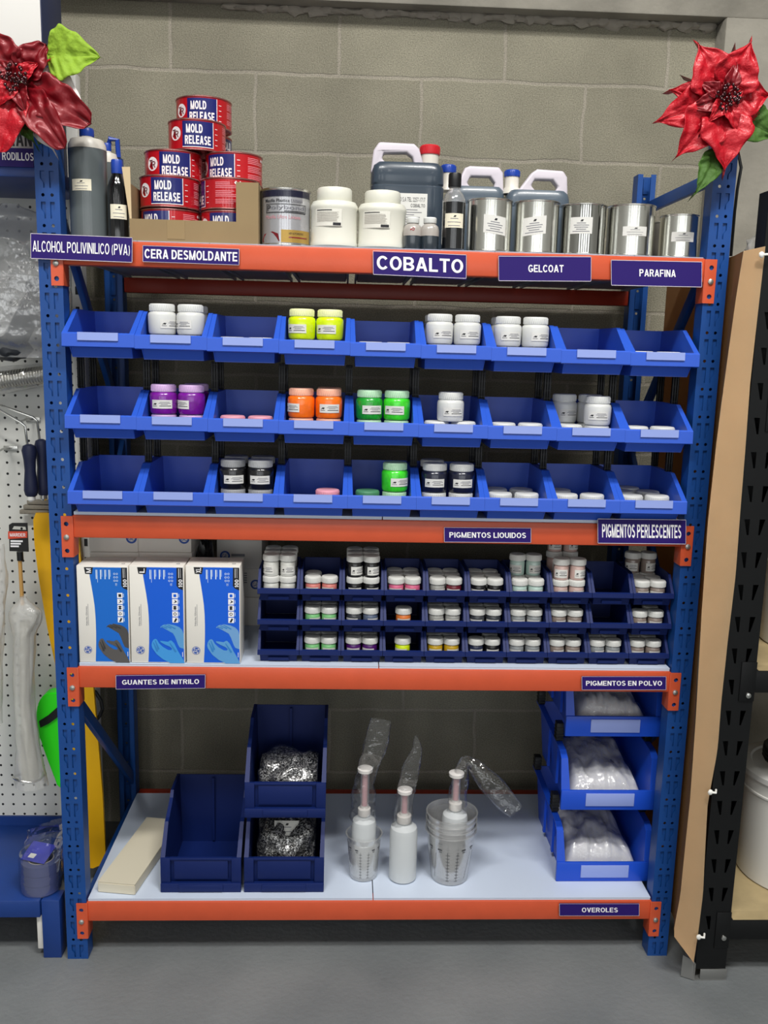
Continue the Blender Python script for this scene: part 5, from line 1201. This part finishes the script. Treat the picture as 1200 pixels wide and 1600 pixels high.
# black slotted rack
t = thing('black_rack', 'black slotted steel rack with plywood shelves at the right photo edge', 'rack'); BY = -.088
bx0, bx1 = 1.537, 1.612; bzt = 1.845
def tear(x, z, f): return [(x-.0065, z), (x+.0065, z), (x+.0065-.009*(f < 0), z-.036), (x-.0065+.009*(f > 0), z-.036)]
holes = []; z = .13
while z < bzt-.06:
    for x, f_ in ((bx0+.020, 1), (bx1-.020, -1)):
        if not (.155 < z < .19 and f_ < 0): holes.append(tear(x, z+.042, f_))
    z += .075
me = holed([(bx0, .03), (bx1, .03), (bx1, bzt), (bx0, bzt)], holes, .002, 'post_face', BLKM); bm = bmesh.new(); bm.from_mesh(me); mm = MB(); mm.bm.free(); mm.bm = bm
mm.box(bx0, bx0+.002, 0, .046, .03, bzt); mm.box(bx1-.002, bx1, 0, .045, .03, bzt); mm.box(bx0, bx1, .045, .047, .03, bzt); mm.build('post', BLKM, t, (0, BY, 0))
m = MB(); m.box(bx0-.004, bx1+.003, -.004, .055, 0, .004); m.box(bx0-.004, bx0-.001, -.004, .055, .004, .045); m.box(bx0+.012, bx1+.003, -.004, -.0015, .004, .03, .0005)
m.sheet([(bx0-.03, .01, .002), (bx0-.001, -.006, .002), (bx0-.004, 0, .05), (bx0-.026, .016, .055)], .001, (0, 1, 0)); q = m.build('foot', mat('foot_plate_grey', '8f8f8d', .35, .6), t, (0, BY, 0)); q['label'] = 'bare metal foot plate'
zf = at(1170, 1436, BY).z; zs = [zf, at(1190, 1047, BY).z, at(1195, 620, BY).z]
for i, z in enumerate(zs):
    m = MB(); m.box(bx1+.001, 2.5, 0, .03, z-.055, z-.001, .001); m.box(bx1-.035, bx1+.001, -.004, -.0012, z-.075, z+.02, .001); m.build('beam', BLKM, t, (0, BY, 0))
    m = MB(); m.box(bx1+.004, 2.5, .032, .55, z-.016, z, .001); m.box(bx1+.006, 2.5, -.002, .032, z-.0008, z, 0); m.build('plywood_shelf', mat('plywood', 'b09c74', .7, bump=.2, bscale=30, mott=.25, mscale=12), t, (0, BY, 0))
for i, (z, dz) in enumerate(((zs[0], .047), (zs[1], .06), (zs[2], .05))):
    m = MB(); m.lathe([(.007, 0), (.006, .003), (.0005, .0045)], 14); q = m.build('bolt', STEEL, t, (bx1-.014, BY-.0045, z-dz)); q.rotation_euler = (PI/2, 0, 0)
# buckets
def bucket(uL, v, y, z, h, label):
    xl = at(uL, v, y).x; R_ = .15; x = xl+R_; t = thing('bucket', label, 'bucket', (x, y, z), 0, 'white buckets')
    m = MB(); m.lathe([(R_-.012, 0), (R_-.008, .004), (R_, h*.80), (R_+.004, h*.805), (R_+.004, h*.82), (R_+.001, h*.825), (R_+.001, h*.93)], 64); m.build('bucket_body', mat('bucket_white', 'd6d5cf', .4), t)
    m = MB(); m.lathe([(R_+.004, h*.931), (R_+.008, h*.94), (R_+.008, h*.985), (R_, h), (R_-.02, h), (R_-.024, h*.985), (.001, h*.985)], 64); m.build('lid', mat('bucket_lid', 'c9c9c5', .4), t)
bucket(1147, 1400, .12, zs[0]+.0005, .30, 'large white bucket on the lowest plywood shelf of the black rack')
bucket(1186, 1020, .12, zs[1]+.0005, .26, 'white bucket on the middle plywood shelf of the black rack')
t = thing('cable_coil', 'coil of black cable lying on the lower white bucket lid', 'cable', (at(1147, 1400, .12).x+.15, .12, zs[0]+.302)); m = MB()
m.tube([((.10+.004*math.sin(k*.7))*math.cos(k*.35), (.10)*math.sin(k*.35), .008+.0016*k*.35) for k in range(60)], .006, 8); m.build('cord', BLK, t)
t = thing('clear_bag', 'crumpled clear bag on top of the cardboard sheet', 'bag', at(1182, 384, -.01)); m = MB(); m.blob((0, 0, .0), (.022, .022, .022), .4, 2, 3, 3); m.build('bag_film', MILKY, t, ang=180)

# thin black cable strung behind the right-hand uprights
t = thing('thin_cable', 'thin black cable strung behind the right rack post', 'cable', at(1150, 235, .1)); o = t.location
m = MB(); m.tube([pp(1151, 226, .1), pp(1158, 262, .1), pp(1152, 296, .1), pp(1148, 330, .12), pp(1142, 400, .14)], .0035, 8); m.build('cord', BLK, t)

# ================================================================== poinsettias
def leafsurf(B, T, w, nrm, cup_=.25, curl=.15, fold=.2, seed=0, n=14, peak=.42, ruff=.0, blunt=0, vn=1):
    """pointed blade from B to T, half width w, folded along its midrib"""
    B, T, N_ = Vector(B), Vector(T), Vector(nrm).normalized(); A = T-B; L = A.length; A.normalize(); S = A.cross(N_).normalized(); N_ = S.cross(A)
    mb = MB()
    def f(u, v):
        s = u*2-1; g = math.sin(PI*v**.80)**.85*(1-.42*max(0, v-.45)/.55) if 0 < v < 1 else 0
        if v > .82: g *= 1-.55*(v-.82)/.18
        if blunt == 1: g = max(g, math.sin(PI*min(1, v*.97)**.85)**.5*.96) if 0 < v < 1 else 0
        if blunt == 2: g = math.sin(PI*v**.55)**.8 if 0 < v < 1 else 0
        wv = w*g*(1+.05*math.sin(v*19+seed))
        vein = vn*.0016*math.sin(v*38-abs(s)*9)*min(1, abs(s)*3)*(1-v)+.004*(abs(s) < .06)*-1
        return B+A*(L*v)+S*(s*wv)+N_*(abs(s)**1.3*wv*fold + cup_*L*math.sin(v*PI)*.5 - curl*L*v*v + vein + ruff*noise.noise(Vector((s*2.4+seed, v*5, seed))))
    mb.grid(f, n, 34); bmesh.ops.remove_doubles(mb.bm, verts=mb.bm.verts, dist=1e-6); bmesh.ops.solidify(mb.bm, geom=mb.bm.faces[:], thickness=.0008); return mb
def flower(Y, centre, petals, inner, leaves, pmat, label, back, stem, blunt=0):
    c0 = at(*centre, Y); t = thing('poinsettia', label, 'flower', c0); kx = at(centre[0]+1, centre[1], Y).x-c0.x
    for k, (u, v, w_, dy) in enumerate(petals):
        T = at(u, v, Y+dy)-c0; leafsurf(T*.06+Vector((0, .006, 0)), T, w_*kx, (0, -1, 0), .18, .12, .18, k, ruff=.008, blunt=blunt, vn=1.5).build('petal', pmat if not isinstance(pmat, list) else pmat[k % len(pmat)], t, ang=180)
    for k, (u, v, w_, dy) in enumerate(inner):
        T = at(u, v, Y+dy)-c0; leafsurf(T*.1+Vector((0, -.012, 0)), T+Vector((0, -.014, 0)), w_*kx, (0, -1, 0), .25, .25, .3, k+20, ruff=.004).build('inner_petal', PETALD if k % 2 else PETAL, t, ang=180)
    for k, (ub, vb, u, v, w_, dy, mm_) in enumerate(leaves):
        leafsurf(at(ub, vb, Y+.012)-c0, at(u, v, Y+dy)-c0, w_*kx, (0, -1, 0), .12, .05, .15, k+40, ruff=.006, blunt=2 if mm_ is LEAFY else 0, vn=2).build('leaf', mm_, t, ang=180)
    rnd_ = random.Random(5); m = MB()
    for k in range(48):
        a_, r_ = rnd_.uniform(0, 2*PI), .020*math.sqrt(rnd_.random())*1.25; m.lathe([(.0006, -.0035), (.0033, -.001), (.0033, .0015), (.0006, .0038)], 8, c=(r_*math.cos(a_), -.028-.010*rnd_.random(), r_*math.sin(a_)))
    m.build('flower_centre', BEAD, t, ang=180)
    m = MB(); m.tube([Vector((0, .0, 0)), Vector((0, .02, -.01))]+[at(*q, Y+.03)-c0 for q in stem], .004, 8); m.build('stem', mat('stem_green', '3c5a24', .6), t)
    for k, (ub, vb, u, v, w_) in enumerate(back):
        m = leafsurf(at(ub, vb, Y+.016)-c0, at(u, v, Y+.018)-c0, w_*kx, (0, -1, 0), .05, .0, .0, k, ruff=.002); q = m.build('petal_back', PETALB, t, ang=180); q['label'] = 'pale petal underside'
    return t
flower(-.045, (1128, 158), [(1095, 66, 40, -.02), (1177, 64, 36, -.03), (1205, 146, 36, -.01), (1192, 182, 28, .0), (1137, 262, 42, -.03), (1062, 242, 37, -.015), (1027, 188, 33, .0), (1048, 138, 24, .01)],
       [(1160, 142, 13, -.01), (1076, 170, 15, -.01), (1108, 190, 13, -.02), (1150, 96, 13, -.02), (1150, 205, 13, -.02), (1092, 128, 12, -.01)],
       [(1150, 180, 1215, 214, 30, .01, LEAFG), (1122, 232, 1088, 302, 20, -.02, LEAFG)], PETAL, 'red foil poinsettia with green leaves on top of the right rack post', [], [(1132, 200), (1128, 245)])
flower(-.055, (30, 128), [(-18, 54, 32, -.02), (66, 68, 26, -.02), (136, 188, 34, -.02), (94, 226, 27, -.035), (-6, 232, 32, -.03), (-45, 150, 34, -.01)],
       [(60, 100, 13, -.01), (40, 175, 15, -.02), (0, 165, 16, -.02), (-5, 95, 13, -.01)],
       [(74, 84, 154, 87, 40, .0, LEAFY), (36, 190, 52, 222, 12, .0, LEAFG)], [PETALD, PETALD, PETALD, PETALD, PETAL, PETALD], 'dark red foil poinsettia with lime leaf on top of the left rack post', [(60, 110, 136, 178, 26), (60, 175, 84, 236, 24)], [(50, 180), (62, 225)], 1)
